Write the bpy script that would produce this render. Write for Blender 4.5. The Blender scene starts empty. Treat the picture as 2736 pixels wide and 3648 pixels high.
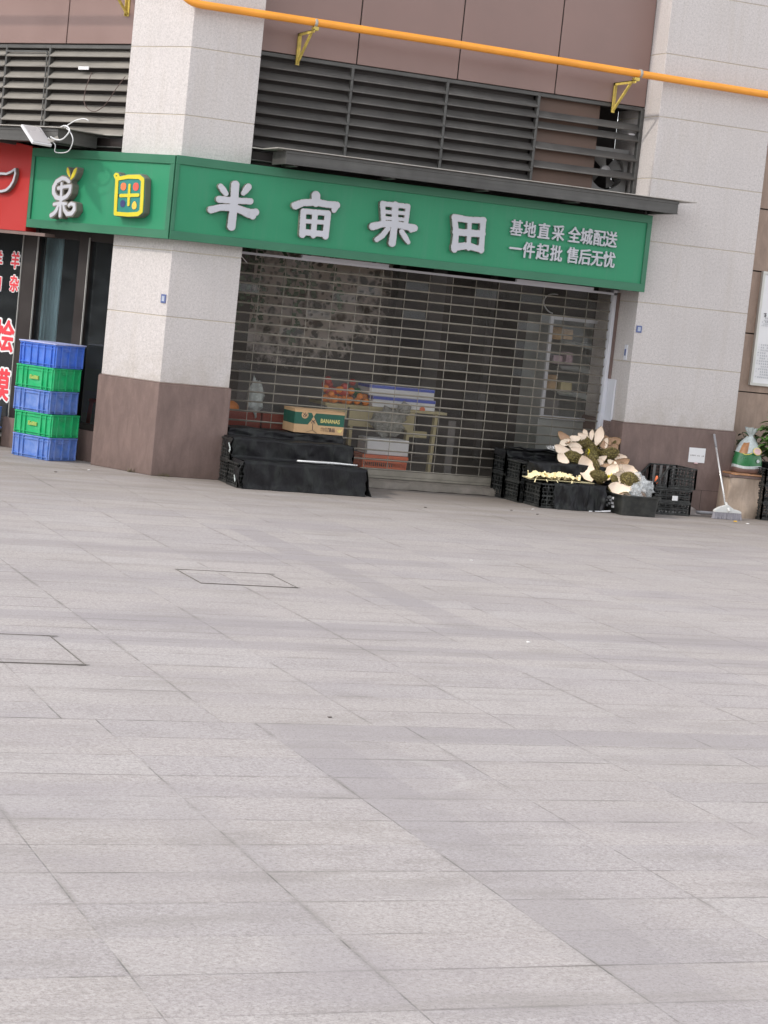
import bpy, bmesh, math, random
from mathutils import Vector, Matrix, Euler
random.seed(7)
sc = bpy.context.scene
col = sc.collection
rad = math.radians

# ---------------------------------------------------------------- camera
def camera():
    yaw, pitch, roll = .387, .0957, .1036
    f = Vector((math.sin(yaw)*math.cos(pitch), math.cos(yaw)*math.cos(pitch), -math.sin(pitch)))
    r0 = Vector((math.cos(yaw), -math.sin(yaw), 0)); u0 = r0.cross(f)
    c, s = math.cos(roll), math.sin(roll)
    r = c*r0 + s*u0; u = -s*r0 + c*u0
    cd = bpy.data.cameras.new('camera'); co = bpy.data.objects.new('camera', cd); col.objects.link(co)
    M = Matrix((r, u, -f)).transposed().to_4x4(); M.translation = Vector((-4.874, -17.184, 1.6))
    co.matrix_world = M
    cd.sensor_fit = 'HORIZONTAL'; cd.sensor_width = 36; cd.lens = 36*7577.6/2736
    cd.clip_start = .1; cd.clip_end = 500
    sc.camera = co
camera()

# ---------------------------------------------------------------- light
SUN_AZ_FRONT = 4.6; SUN_EL = 38.0
S = Vector((-math.cos(rad(SUN_AZ_FRONT))*math.cos(rad(SUN_EL)), -math.sin(rad(SUN_AZ_FRONT))*math.cos(rad(SUN_EL)), math.sin(rad(SUN_EL))))
w = bpy.data.worlds.new("World"); sc.world = w; w.use_nodes = True
nt = w.node_tree; nt.nodes.clear()
sky = nt.nodes.new('ShaderNodeTexSky'); sky.sky_type = 'NISHITA'; sky.sun_disc = False
sky.sun_elevation = rad(SUN_EL); sky.sun_rotation = rad(270 - SUN_AZ_FRONT); sky.dust_density = 0.4; sky.air_density = 1.0
bg = nt.nodes.new('ShaderNodeBackground'); bg.inputs[1].default_value = .15
wo = nt.nodes.new('ShaderNodeOutputWorld'); hsv = nt.nodes.new('ShaderNodeHueSaturation'); hsv.inputs['Saturation'].default_value = .18; nt.links.new(sky.outputs[0], hsv.inputs['Color']); nt.links.new(hsv.outputs[0], bg.inputs[0]); nt.links.new(bg.outputs[0], wo.inputs[0])
sl = bpy.data.lights.new('sun', 'SUN'); sl.energy = 0.68; sl.angle = rad(2.5); sl.color = (1, .93, .84)
so = bpy.data.objects.new('sun', sl); col.objects.link(so); so.location = S*30
so.rotation_euler = S.to_track_quat('Z', 'Y').to_euler()
sc.view_settings.view_transform = 'Standard'; sc.view_settings.look = 'None'
sc.view_settings.exposure = 1.42; sc.view_settings.gamma = 1
sc.cycles.max_bounces = 8; sc.cycles.transparent_max_bounces = 16
sc.cycles.use_denoising = True

# ---------------------------------------------------------------- materials
def srgb(r, g, b):
    def f(c):
        c /= 255.; return c/12.92 if c <= .04045 else ((c+.055)/1.055)**2.4
    return (f(r), f(g), f(b), 1)
class N:
    def __init__(s, name):
        s.m = bpy.data.materials.new(name); s.m.use_nodes = True; s.t = s.m.node_tree; s.t.nodes.clear()
        s.out = s.t.nodes.new('ShaderNodeOutputMaterial')
    def n(s, typ, **k):
        o = s.t.nodes.new('ShaderNode'+typ)
        for a, b in k.items(): setattr(o, a, b)
        return o
    def link(s, a, b): s.t.links.new(a, b)
    def put(s, sock, v):
        if isinstance(v, (int, float)): sock.default_value = v
        elif isinstance(v, (tuple, list)): sock.default_value = v
        else: s.link(v, sock)
    def math(s, op, a, b=0., c=None, clamp=False):
        o = s.n('Math', operation=op, use_clamp=clamp); s.put(o.inputs[0], a); s.put(o.inputs[1], b)
        if c is not None: s.put(o.inputs[2], c)
        return o.outputs[0]
    def mix(s, f, a, b, bt='MIX'):
        o = s.n('MixRGB', blend_type=bt); s.put(o.inputs[0], f); s.put(o.inputs[1], a); s.put(o.inputs[2], b); return o.outputs[0]
    def pos(s, kind='obj'):
        if kind == 'world': return s.n('NewGeometry').outputs['Position']
        return s.n('TexCoord').outputs['Object']
    def map(s, v, sc_=(1, 1, 1), rot=(0, 0, 0), loc=(0, 0, 0)):
        o = s.n('Mapping'); s.link(v, o.inputs[0]); o.inputs['Scale'].default_value = sc_; o.inputs['Rotation'].default_value = rot; o.inputs['Location'].default_value = loc
        return o.outputs[0]
    def noise(s, v, scale, detail=2., rough=.5, dist=0.):
        o = s.n('TexNoise'); s.link(v, o.inputs['Vector']); o.inputs['Scale'].default_value = scale; o.inputs['Detail'].default_value = detail; o.inputs['Roughness'].default_value = rough; o.inputs['Distortion'].default_value = dist
        return o.outputs['Fac']
    def ramp(s, f, stops):
        o = s.n('ValToRGB'); s.link(f, o.inputs[0]); e = o.color_ramp.elements
        while len(e) < len(stops): e.new(.5)
        for i, (p, c) in enumerate(stops): e[i].position = p; e[i].color = c if len(c) == 4 else (*c, 1)
        return o.outputs[0]
    def rng(s, f, a, b, c=0., d=1.):
        o = s.n('MapRange'); s.put(o.inputs[0], f); o.inputs[1].default_value = a; o.inputs[2].default_value = b; o.inputs[3].default_value = c; o.inputs[4].default_value = d
        return o.outputs[0]
    def bsdf(s, colr, rough=.6, metal=0., bump=None, bstr=.3, bdist=.01, spec=.5, trans=0., alpha=None):
        p = s.n('BsdfPrincipled'); s.put(p.inputs['Base Color'], colr); s.put(p.inputs['Roughness'], rough); s.put(p.inputs['Metallic'], metal)
        p.inputs['Specular IOR Level'].default_value = spec
        if trans: p.inputs['Transmission Weight'].default_value = trans
        if alpha is not None: s.put(p.inputs['Alpha'], alpha)
        if bump is not None:
            b = s.n('Bump'); b.inputs['Strength'].default_value = bstr; b.inputs['Distance'].default_value = bdist; s.link(bump, b.inputs['Height']); s.link(b.outputs[0], p.inputs['Normal'])
        s.link(p.outputs[0], s.out.inputs[0]); return p

def granite(name, c, amp=.22, grime=True, warm=None):
    k = N(name); P = k.pos()
    fine = k.noise(P, 85, 2, .85); mid = k.noise(P, 45, 2, .8); big = k.noise(P, 1.6, 3, .6)
    f = k.math('ADD', k.math('MULTIPLY', fine, .6), k.math('MULTIPLY', mid, .4))
    lo = tuple(x*(1-amp*1.5) for x in c[:3])+(1,); hi = tuple(min(1, x*(1+amp)) for x in c[:3])+(1,)
    base = k.ramp(f, [(.36, lo), (.5, c), (.64, hi)])
    base = k.mix(k.rng(big, .45, .72, 0, .30), base, tuple(x*.8 for x in c[:3])+(1,))
    if grime:
        sx = k.n('SeparateXYZ'); k.link(P, sx.inputs[0])
        zw = k.n('SeparateXYZ'); k.link(k.pos('world'), zw.inputs[0])
        low = k.math('MULTIPLY', k.rng(zw.outputs[2], .80, 1.15, .45, 0), k.rng(k.noise(P, 7, 4, .7), .35, .65))
        base = k.mix(low, base, (c[0]*.62, c[1]*.57, c[2]*.48, 1))
        st = k.noise(k.map(P, (9, 9, .8)), 1, 3, .6)
        base = k.mix(k.math('MULTIPLY', k.rng(st, .52, .75, 0, .22), 1.), base, (c[0]*.72, c[1]*.66, c[2]*.55, 1))
    k.bsdf(base, .75, bump=f, bstr=.35, bdist=.004)
    return k.m
def stone_base(name, c):
    k = N(name); P = k.pos()
    f = k.noise(k.map(P, (9, 9, 2.6), (0, .5, 0)), 1.6, 5, .65, .6); g = k.noise(P, 70, 2, .7); v = k.noise(k.map(P, (3, 3, 1.2), (0, -.6, 0)), 1.3, 3, .55, 1.5)
    base = k.ramp(f, [(.3, tuple(x*.78 for x in c[:3])), (.52, c), (.72, tuple(x*1.22 for x in c[:3]))])
    base = k.mix(k.rng(g, .35, .7, .0, .3), base, tuple(x*.75 for x in c[:3])+(1,))
    base = k.mix(k.math('MULTIPLY', k.rng(k.math('ABSOLUTE', k.math('SUBTRACT', v, .5)), 0, .010, .10, 0), 1.), base, (c[0]*1.7, c[1]*1.7, c[2]*1.7, 1))
    zw = k.n('SeparateXYZ'); k.link(k.pos('world'), zw.inputs[0])
    low = k.math('MULTIPLY', k.rng(zw.outputs[2], .0, .16, .6, 0), k.rng(k.noise(P, 8, 4, .7), .3, .6))
    base = k.mix(low, base, (c[0]*.55, c[1]*.55, c[2]*.5, 1))
    scr = k.rng(k.noise(k.map(P, (40, 40, 6), (0, .35, 0)), 1, 3, .8), .66, .72, 0, .22)
    base = k.mix(scr, base, tuple(x*1.6 for x in c[:3])+(1,))
    k.bsdf(base, .6, bump=f, bstr=.3, bdist=.006); return k.m
def painted(name, c, rough=.5, amp=.12, scale=3., metal=0., bump=True, fine=60, dust=None, spec=.5):
    k = N(name); P = k.pos(); f = k.noise(P, scale, 4, .6); g = k.noise(P, fine, 2, .6)
    base = k.mix(k.rng(f, .3, .7), tuple(x*(1-amp) for x in c[:3])+(1,), tuple(min(1, x*(1+amp)) for x in c[:3])+(1,))
    if dust: base = k.mix(k.rng(k.noise(P, scale*2.3, 5, .7), .42, .75, 0, dust[1]), base, dust[0])
    k.bsdf(base, k.rng(f, .2, .8, max(.05, rough-.12), min(1, rough+.12)), metal, bump=g if bump else None, bstr=.12, bdist=.002, spec=spec)
    return k.m
def streaked(name, c, c2, sx=(.6, .6, 25), rough=.45, metal=0.):
    k = N(name); P = k.pos(); f = k.noise(k.map(P, sx), 1, 4, .6); g = k.noise(P, 4, 3, .6)
    base = k.mix(k.rng(k.math('MULTIPLY', f, g), .1, .42), c, c2)
    k.bsdf(base, rough, metal, bump=f, bstr=.08, bdist=.002); return k.m
def dusty_board(name, c, d):
    k = N(name); P = k.pos(); st = k.noise(k.map(P, (14, 14, 1.1)), 1, 5, .7); cl = k.noise(P, 2.2, 4, .6); fi = k.noise(P, 55, 3, .7)
    base = k.mix(k.rng(st, .50, .72, 0, .30), c, d); base = k.mix(k.rng(cl, .4, .7, 0, .22), base, (c[0]*.8, c[1]*.86, c[2]*.85, 1)); base = k.mix(k.rng(fi, .62, .72, 0, .35), base, d)
    k.bsdf(base, k.rng(cl, .3, .7, .36, .55), bump=cl, bstr=.15, bdist=.01); return k.m
def glass_mat(name, tint=(.9, .93, .93, 1), haze=.08, hazec=(.35, .33, .31, 1), rough=.03, base=.04, nsc=(3, 3, 8)):
    k = N(name); P = k.pos('world')
    tr = k.n('BsdfTransparent'); tr.inputs[0].default_value = tint
    gl = k.n('BsdfGlossy'); gl.inputs['Roughness'].default_value = rough
    df = k.n('BsdfDiffuse'); df.inputs[0].default_value = hazec
    lw = k.n('Fresnel'); lw.inputs[0].default_value = 1.45
    fr = k.math('MAXIMUM', lw.outputs[0], base)
    m1 = k.n('MixShader'); k.link(k.math('MULTIPLY', k.rng(k.noise(k.map(P, nsc), 1, 4, .65), .3, .75, .35, 1.6), haze), m1.inputs[0]); k.link(tr.outputs[0], m1.inputs[1]); k.link(df.outputs[0], m1.inputs[2])
    m2 = k.n('MixShader'); k.link(fr, m2.inputs[0]); k.link(m1.outputs[0], m2.inputs[1]); k.link(gl.outputs[0], m2.inputs[2])
    k.link(m2.outputs[0], k.out.inputs[0]); return k.m

def paving():
    k = N('paving_stone'); P = k.pos('world')
    sx = k.n('SeparateXYZ'); k.link(P, sx.inputs[0]); X, Y = sx.outputs[0], sx.outputs[1]
    far = k.math('GREATER_THAN', Y, -9.74)
    wob = k.noise(P, 1.3, 2, .5); X2 = k.math('ADD', X, k.math('MULTIPLY', k.math('SUBTRACT', wob, .5), .006)); Y2 = k.math('ADD', Y, k.math('MULTIPLY', k.math('SUBTRACT', wob, .5), .008))
    x0 = k.math('ADD', -2.272, k.math('MULTIPLY', far, 1.71))        # far field is shifted
    u = k.math('DIVIDE', k.math('SUBTRACT', X2, x0), .612); v = k.math('DIVIDE', k.math('SUBTRACT', Y2, -9.735), .2815)
    fu = k.math('FLOOR', u); fv = k.math('FLOOR', v)
    du = k.math('MULTIPLY', k.math('SUBTRACT', .5, k.math('ABSOLUTE', k.math('SUBTRACT', k.math('FRACT', u), .5))), .612)
    dv = k.math('MULTIPLY', k.math('SUBTRACT', .5, k.math('ABSOLUTE', k.math('SUBTRACT', k.math('FRACT', v), .5))), .2815)
    cmb = k.n('CombineXYZ'); k.link(fu, cmb.inputs[0]); k.link(fv, cmb.inputs[1])
    wn = k.n('TexWhiteNoise', noise_dimensions='3D'); k.link(cmb.outputs[0], wn.inputs[0]); rnd = wn.outputs['Value']
    # per-tile joint visibility so that the lines break up
    jn = k.rng(k.noise(k.map(P, (.9, 2.2, 1)), 1.1, 4, .65), .38, .62, 0, 1)
    ju = k.math('MULTIPLY', k.rng(du, .0012, .0036, 1, 0), k.math('ADD', .12, k.math('MULTIPLY', jn, .75)))
    jv = k.math('MULTIPLY', k.rng(dv, .0018, .0055, 1, 0), k.math('MULTIPLY', jn, .85))
    jb = k.rng(k.noise(k.map(P, (1.6, 3.1, 1), loc=(5, 2, 0)), 1.7, 3, .6), .44, .54, .25, 1)
    joint = k.math('MULTIPLY', k.math('MULTIPLY', k.math('MAXIMUM', ju, jv), jb), k.math('SUBTRACT', 1., k.math('MULTIPLY', far, .05)))
    def inr(c, a, b): return k.math('MULTIPLY', k.math('GREATER_THAN', c, a), k.math('LESS_THAN', c, b))
    def soft(c, a, b, w_): return k.math('MULTIPLY', k.rng(c, a-w_, a+w_, 0, 1), k.rng(c, b-w_, b+w_, 1, 0))
    ew = k.math('MULTIPLY', k.math('SUBTRACT', k.noise(P, 3.1, 3, .6), .5), .10)
    Xw = k.math('ADD', X, ew); Yw = k.math('ADD', Y, k.math('MULTIPLY', ew, .5))
    nearY = k.math('LESS_THAN', Y, -9.735)
    cm2 = k.n('CombineXYZ'); k.link(fv, cm2.inputs[0]); k.link(k.math('FLOOR', k.math('DIVIDE', X, .9)), cm2.inputs[1])
    wn2 = k.n('TexWhiteNoise', noise_dimensions='3D'); k.link(cm2.outputs[0], wn2.inputs[0]); rowr = wn2.outputs['Value']
    rowk = k.math('ADD', .45, k.math('MULTIPLY', rowr, .55))
    bands = [k.math('MULTIPLY', soft(Yw, -7.56, -7.31, .012), .8), k.math('MULTIPLY', soft(Yw, -8.15, -7.93, .012), .75),
             k.math('MULTIPLY', soft(Yw, -10.00, -9.735, .015), k.rng(X, -2.3, -2.2, 0, .85)),
             k.math('MULTIPLY', k.math('MULTIPLY', inr(X, -2.272, -2.03), nearY), rowk),
             k.math('MULTIPLY', k.math('MULTIPLY', soft(Xw, -2.272, -1.86, .04), nearY), k.math('MULTIPLY', rowk, .55)),
             k.math('MULTIPLY', k.math('MULTIPLY', soft(Xw, -3.06, -2.80, .04), soft(Yw, -12.7, -10.9, .1)), k.math('MULTIPLY', rowk, .6)),
             k.math('MULTIPLY', k.math('MULTIPLY', soft(Xw, -3.75, -3.0, .2), soft(Yw, -11.25, -10.7, .05)), .45),
             k.math('MULTIPLY', k.math('MULTIPLY', soft(X, -.42, -.19, .01), soft(Y, -7.3, -3.4, .15)), k.math('MULTIPLY', rowk, .95)),
             k.math('MULTIPLY', soft(Yw, -4.93, -4.70, .05), k.rng(X, -.5, 1.2, .75, 0))]
    m = bands[0]
    for b in bands[1:]: m = k.math('MAXIMUM', m, b)
    fine = k.noise(P, 100, 2, .9); mid = k.noise(P, 48, 3, .85); big = k.noise(P, .55, 4, .6); st = k.noise(k.map(P, (1.2, 5, 1)), 1.1, 4, .6)
    patch = k.noise(P, 5.5, 5, .7)
    f = k.math('ADD', k.math('MULTIPLY', fine, .5), k.math('MULTIPLY', mid, .5))
    A = (.385, .344, .327, 1)
    base = k.ramp(f, [(.38, (.225, .198, .190, 1)), (.5, A), (.62, (.53, .492, .48, 1))])
    base = k.mix(k.rng(patch, .42, .62, 0, .30), base, (.435, .400, .388, 1))
    base = k.mix(k.rng(patch, .36, .46, .26, 0), base, (.27, .245, .235, 1))
    tone = k.ramp(rnd, [(0, (.30, .275, .285, 1)), (.45, A), (.7, (.385, .345, .32, 1)), (1, (.42, .39, .385, 1))])
    base = k.mix(.30, base, tone)
    base = k.mix(k.math('MULTIPLY', m, k.rng(mid, .3, .7, .35, .68)), base, (.268, .242, .250, 1))
    lil = k.math('MULTIPLY', k.rng(k.noise(k.map(P, (.5, 1.3, 1), loc=(3, 1, 0)), 1.2, 4, .6), .50, .64, 0, .42), 1.)
    base = k.mix(lil, base, (.292, .262, .268, 1))
    base = k.mix(k.rng(big, .45, .68, 0, .25), base, (.28, .25, .235, 1))
    base = k.mix(k.rng(st, .52, .72, 0, .45), base, (.25, .225, .205, 1))
    dirt = k.math('MULTIPLY', k.rng(k.noise(k.map(P, (2.0, 5, 1), loc=(1.7, 0, 0)), 1.4, 5, .7), .46, .70, 0, .42), k.math('MULTIPLY', soft(Xw, -2.8, -2.1, .2), soft(Yw, -11.9, -11.1, .15)))
    base = k.mix(dirt, base, (.21, .185, .165, 1))
    vd = k.n('VectorMath', operation='DISTANCE'); k.link(P, vd.inputs[0]); vd.inputs[1].default_value = (-2.02, -10.50, 0)
    ringm = k.math('MULTIPLY', soft(k.math('ADD', vd.outputs['Value'], k.math('MULTIPLY', ew, .4)), .24, .27, .02), k.math('MULTIPLY', k.rng(X, -2.1, -1.9, 0, .38), k.rng(patch, .3, .6, .3, 1)))
    base = k.mix(ringm, base, (.50, .47, .45, 1))
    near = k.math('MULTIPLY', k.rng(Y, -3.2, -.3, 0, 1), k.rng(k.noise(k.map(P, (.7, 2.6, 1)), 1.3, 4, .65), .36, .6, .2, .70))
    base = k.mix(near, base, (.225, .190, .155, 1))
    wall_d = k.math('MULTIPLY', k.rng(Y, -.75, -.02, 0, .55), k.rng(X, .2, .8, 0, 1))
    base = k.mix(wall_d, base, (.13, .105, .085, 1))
    spots = k.rng(k.noise(P, 7, 4, .8), .30, .27, 0, .4)
    base = k.mix(spots, base, (.13, .12, .10, 1))
    smear = k.math('MULTIPLY', k.math('MAXIMUM', k.rng(du, .002, .018, 1, 0), k.rng(dv, .002, .014, 1, 0)), k.rng(k.noise(P, 2.3, 5, .7), .48, .64, 0, .5))
    base = k.mix(smear, base, (.16, .145, .125, 1))
    base = k.mix(k.math('MULTIPLY', joint, .68), base, (.085, .075, .065, 1))
    grit = k.rng(k.noise(k.map(P, (1, 1, 1), loc=(9, 4, 0)), 75, 2, .9), .34, .44, .45, 0)
    base = k.mix(grit, base, (.17, .155, .15, 1))
    h = k.math('SUBTRACT', k.math('MULTIPLY', f, .4), joint)
    k.bsdf(base, .72, bump=h, bstr=.6, bdist=.005, spec=.3); return k.m

def mural_mat():
    k = N('leaf_print'); P = k.pos(); sx = k.n('SeparateXYZ'); k.link(P, sx.inputs[0]); x, z = sx.outputs[0], sx.outputs[2]
    P2 = k.map(P, (1, .01, 1))
    dn = k.n('TexNoise'); k.link(P2, dn.inputs['Vector']); dn.inputs['Scale'].default_value = 7
    mixv = k.n('VectorMath', operation='ADD'); sc2 = k.n('VectorMath', operation='SCALE'); k.link(dn.outputs['Color'], sc2.inputs[0]); sc2.inputs['Scale'].default_value = .12
    k.link(P2, mixv.inputs[0]); k.link(sc2.outputs[0], mixv.inputs[1])
    vo = k.n('TexVoronoi'); k.link(mixv.outputs[0], vo.inputs['Vector']); vo.inputs['Scale'].default_value = 8
    vo2 = k.n('TexVoronoi'); k.link(mixv.outputs[0], vo2.inputs['Vector']); vo2.inputs['Scale'].default_value = 15
    leaf = k.math('MAXIMUM', k.rng(vo.outputs['Distance'], .30, .50, 1, 0), k.rng(vo2.outputs['Distance'], .25, .42, 1, 0))
    slope = k.math('ADD', x, k.math('MULTIPLY', z, -.25))
    gate = k.rng(k.math('ADD', k.noise(P2, 2.6, 4, .65), k.math('MULTIPLY', slope, .06)), .36, .48, 0, .95)
    leaf = k.math('MULTIPLY', leaf, gate)
    bgc = k.mix(k.rng(k.noise(P2, 2.4, 4, .6), .35, .65), (.74, .66, .63, 1), (.58, .49, .40, 1))
    lc = k.mix(k.rng(k.noise(P2, 5, 3, .5), .4, .6), (.035, .04, .03, 1), (.11, .07, .04, 1))
    c = k.mix(leaf, bgc, lc)
    # the print fades irregularly into the dark wall
    edge = k.math('ADD', k.rng(slope, .35, 1.0, 0, 1), k.rng(z, .45, -.05, 0, 1)); edge = k.math('ADD', edge, k.math('MULTIPLY', k.math('SUBTRACT', k.noise(P2, 5, 4, .7), .5), 2.2))
    k.bsdf(k.mix(k.rng(edge, .35, .75), c, (.075, .065, .06, 1)), .6); return k.m

M = {}
M['granite'] = granite('grey_granite', (.525, .485, .468, 1), .14)
M['grout'] = painted('yellow_grout', (.46, .40, .31, 1), .9)
M['base'] = stone_base('brown_stone', (.175, .118, .102, 1))
M['panel'] = painted('brown_panel', (.235, .150, .130, 1), .38, .07, 1.2)
M['panel_gap'] = painted('panel_gap', (.03, .025, .022, 1), .9)
M['tile'] = stone_base('tan_tile', (.335, .240, .185, 1))
M['tile_far'] = painted('far_wall', (.10, .085, .075, 1), .8, .2, .4)
M['panel_shaded'] = painted('shaded_brown_panel', (.120, .070, .050, 1), .5, .15, 3)  # brown panel darkened: the recess shade is put into its colour
M['gap_dirt'] = painted('gap_dirt', (.155, .14, .125, 1), .9, .3, 8)
M['dark_metal'] = streaked('dark_metal', (.050, .047, .044, 1), (.10, .097, .09, 1))
M['slatB'] = streaked('pale_slat', (.19, .175, .155, 1), (.29, .265, .23, 1), (.8, .8, 18), .6)  # paler slat tone, used on the side facade louvre only
M['slat'] = streaked('louvre_slat', (.085, .080, .075, 1), (.15, .14, .13, 1), (.8, .8, 18), .42, .15)

M['green'] = painted('green_board', (.019, .225, .106, 1), .42, .05, 1.5, bump=False)
M['green'] = dusty_board('green_board', (.019, .225, .106, 1), (.07, .22, .14, 1))
M['green_trim'] = painted('green_trim', (.034, .155, .085, 1), .4, .08, 2.)
M['red'] = painted('red_board', (.40, .022, .018, 1), .4, .06, 1.5, bump=False)
M['white_acr'] = painted('white_acrylic', (.47, .47, .50, 1), .35, .04, 3)
M['chrome'] = painted('chrome_edge', (.42, .40, .37, 1), .28, .25, 30, metal=.9)
M['side_tan'] = painted('letter_side', (.17, .155, .13, 1), .5, .1, 6)
M['yellow_acr'] = painted('yellow_acrylic', (.62, .52, .03, 1), .4, .05, 4)
M['teal'] = painted('teal_board', (.02, .20, .17, 1), .45, .05, 4)
M['fr_red'] = painted('print_red', (.72, .10, .07, 1), .5, .15, 30)
M['fr_or'] = painted('print_orange', (.75, .17, .06, 1), .5, .15, 30)
M['fr_navy'] = painted('print_navy', (.035, .04, .14, 1), .5, .15, 30)
M['fr_yel'] = painted('print_yellow', (.85, .50, .06, 1), .5, .15, 30)
M['pipe'] = painted('orange_pipe', (.80, .315, .035, 1), .42, .12, 2.5, fine=20)
M['bracket'] = painted('yellow_bracket', (.62, .47, .10, 1), .6, .25, 14, dust=((.2, .12, .05, 1), .5))
M['white_metal'] = painted('white_metal', (.62, .62, .66, 1), .45, .05, 3)
M['grey_metal'] = painted('grey_metal', (.36, .34, .31, 1), .5, .15, 5, dust=((.2, .14, .08, 1), .4))
M['rail'] = painted('shutter_rail', (.25, .225, .185, 1), .45, .2, 8, metal=.1)
M['concrete'] = stone_base('rough_concrete', (.22, .19, .16, 1))
M['cloth'] = None
M['blackplastic'] = painted('black_plastic', (.012, .0135, .0135, 1), .45, .3, 9, dust=((.11, .11, .10, 1), .5))
M['tub'] = painted('black_tub', (.014, .015, .014, 1), .5, .2, 6, dust=((.12, .12, .10, 1), .3))
M['blue'] = painted('blue_plastic', (.055, .16, .60, 1), .45, .12, 5, dust=((.20, .28, .62, 1), .5))
M['blue2'] = painted('worn_blue_plastic', (.09, .19, .52, 1), .5, .15, 5, dust=((.30, .36, .60, 1), .65))
M['blue_lid'] = painted('pale_blue_lid', (.36, .40, .66, 1), .5, .12, 12, dust=((.25, .2, .2, 1), .5))
M['greenp'] = painted('green_plastic', (.012, .40, .145, 1), .45, .12, 5, dust=((.16, .5, .28, 1), .35))
M['blueprint'] = painted('faded_yellow_print', (.36, .48, .12, 1), .6, .3, 50)
M['card'] = painted('cardboard', (.50, .32, .17, 1), .8, .1, 6)
M['card_in'] = painted('pale_board', (.50, .43, .25, 1), .8, .1, 4)
M['box_green'] = painted('box_green', (.012, .085, .055, 1), .55, .15, 9)
M['box_text'] = painted('box_text', (.62, .52, .18, 1), .6)
M['ink'] = painted('ink', (.10, .065, .05, 1), .7)
M['ink_dark'] = painted('grey_ink', (.12, .12, .13, 1), .7)
M['ink_light'] = painted('pale_ink', (.42, .42, .45, 1), .7)
M['foam'] = painted('white_foam', (.80, .80, .82, 1), .6, .03, 5)
M['orange_pl'] = painted('orange_plastic', (.85, .20, .09, 1), .5, .1, 6)
M['darkred_pl'] = painted('dark_red_plastic', (.30, .05, .03, 1), .5, .1, 6)
M['orange_fr'] = painted('orange_fruit', (.80, .26, .05, 1), .5, .2, 12)
M['red_fr'] = painted('red_fruit', (.45, .07, .06, 1), .45, .3, 12)
M['leaf_g'] = painted('leaf_green', (.10, .20, .045, 1), .45, .35, 9, spec=.4)
M['leaf_d'] = painted('leaf_dark_green', (.035, .075, .028, 1), .5, .35, 9)
M['leafdry'] = painted('artificial_leaf', (.06, .10, .05, 1), .6, .4, 9)
M['bluew'] = painted('blue_print', (.06, .10, .50, 1), .5)
M['int_wall'] = painted('inner_wall', (.105, .09, .08, 1), .8, .15, 1.2)
M['int_dark'] = painted('inner_dark', (.045, .038, .036, 1), .8, .2, 1.5)
M['int_strip'] = painted('inner_strip', (.16, .15, .145, 1), .7, .15, 1.5)
M['cabinet_in'] = painted('cabinet_inside', (.36, .37, .35, 1), .5, .2, 2)
M['shelf'] = painted('grey_shelf', (.60, .63, .61, 1), .3, .1, 3)
M['bottle'] = painted('tan_goods', (.42, .28, .15, 1), .6, .4, 9)
M['pink'] = painted('pink_goods', (.42, .30, .34, 1), .6, .3, 20)
M['curtain'] = painted('pale_curtain', (.62, .80, .82, 1), .7, .08, 2)
M['frame_dark'] = painted('brown_door_frame', (.032, .025, .023, 1), .4, .15, 3, metal=.2)
M['frame_edge'] = painted('bright_frame_edge', (.42, .41, .38, 1), .35, .1, 3)
M['glassB'] = glass_mat('window_glass', (.80, .86, .88, 1), .05, (.25, .29, .31, 1), .02, .06)
M['pane'] = glass_mat('clear_slat_pane', (.96, .95, .93, 1), .08, (.30, .26, .225, 1), .15, .02)
M['decal_red'] = painted('decal_red', (.70, .045, .06, 1), .5, .04)
M['decal_white'] = painted('decal_white', (.75, .75, .74, 1), .5, .04)
M['husk_in'] = None
M['notice'] = painted('white_sheet', (.74, .73, .73, 1), .5, .03)
M['alu'] = painted('aluminium_frame', (.58, .57, .53, 1), .35, .08, 3, metal=.3)
M['qr'] = painted('blue_plate', (.10, .13, .28, 1), .4, .1)
M['qr_in'] = painted('pale_plate', (.36, .40, .48, 1), .4, .1)
M['wood'] = painted('orange_plank', (.50, .24, .10, 1), .7, .25, 18, dust=((.2, .13, .1, 1), .5))
M['block'] = stone_base('beige_stone_block', (.43, .33, .255, 1))
M['broom_w'] = painted('white_broom_plastic', (.62, .62, .60, 1), .4, .06)
M['broom_b'] = streaked('grey_bristle', (.22, .21, .24, 1), (.36, .34, .36, 1), (90, 90, 2), .8)
M['handle'] = painted('steel_handle', (.72, .71, .70, 1), .25, .08, 5, metal=.5)
M['grip'] = painted('grey_grip', (.30, .29, .30, 1), .5, .1)
M['bag_green'] = painted('bag_green', (.02, .14, .045, 1), .3, .25, 14)
M['bag_white'] = painted('bag_clear_white', (.48, .52, .51, 1), .25, .2, 20)
M['bag_brown'] = painted('bag_soil_brown', (.19, .125, .11, 1), .4, .2, 12)
M['bag_orange'] = painted('bag_orange', (.36, .16, .06, 1), .35, .3, 16)
M['bag_pink'] = painted('bag_pink', (.60, .40, .40, 1), .35, .2, 20)
M['bag_yel'] = painted('bag_yellow', (.70, .60, .12, 1), .4, .1, 10)
M['yellow_tag'] = painted('yellow_tag', (.85, .70, .01, 1), .4, .05)
M['scrap'] = painted('yellow_pith', (.90, .77, .46, 1), .7, .10, 22)
M['fan'] = painted('fan_grey', (.17, .165, .16, 1), .5, .2, 6)
M['wire_w'] = painted('white_wire', (.62, .62, .62, 1), .4)
M['wire_b'] = painted('brown_wire', (.10, .06, .05, 1), .5)
M['lampw'] = painted('lamp_white', (.66, .64, .65, 1), .4, .05)
M['lampf'] = painted('lamp_front', (.46, .44, .44, 1), .3, .05)
M['stool'] = painted('red_stool', (.50, .09, .08, 1), .4, .1)
M['weed'] = painted('dry_weed', (.13, .11, .06, 1), .8, .4, 40)
M['litter'] = painted('litter_white', (.7, .68, .66, 1), .7)
M['litter_d'] = painted('litter_dark', (.13, .11, .10, 1), .7)
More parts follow.
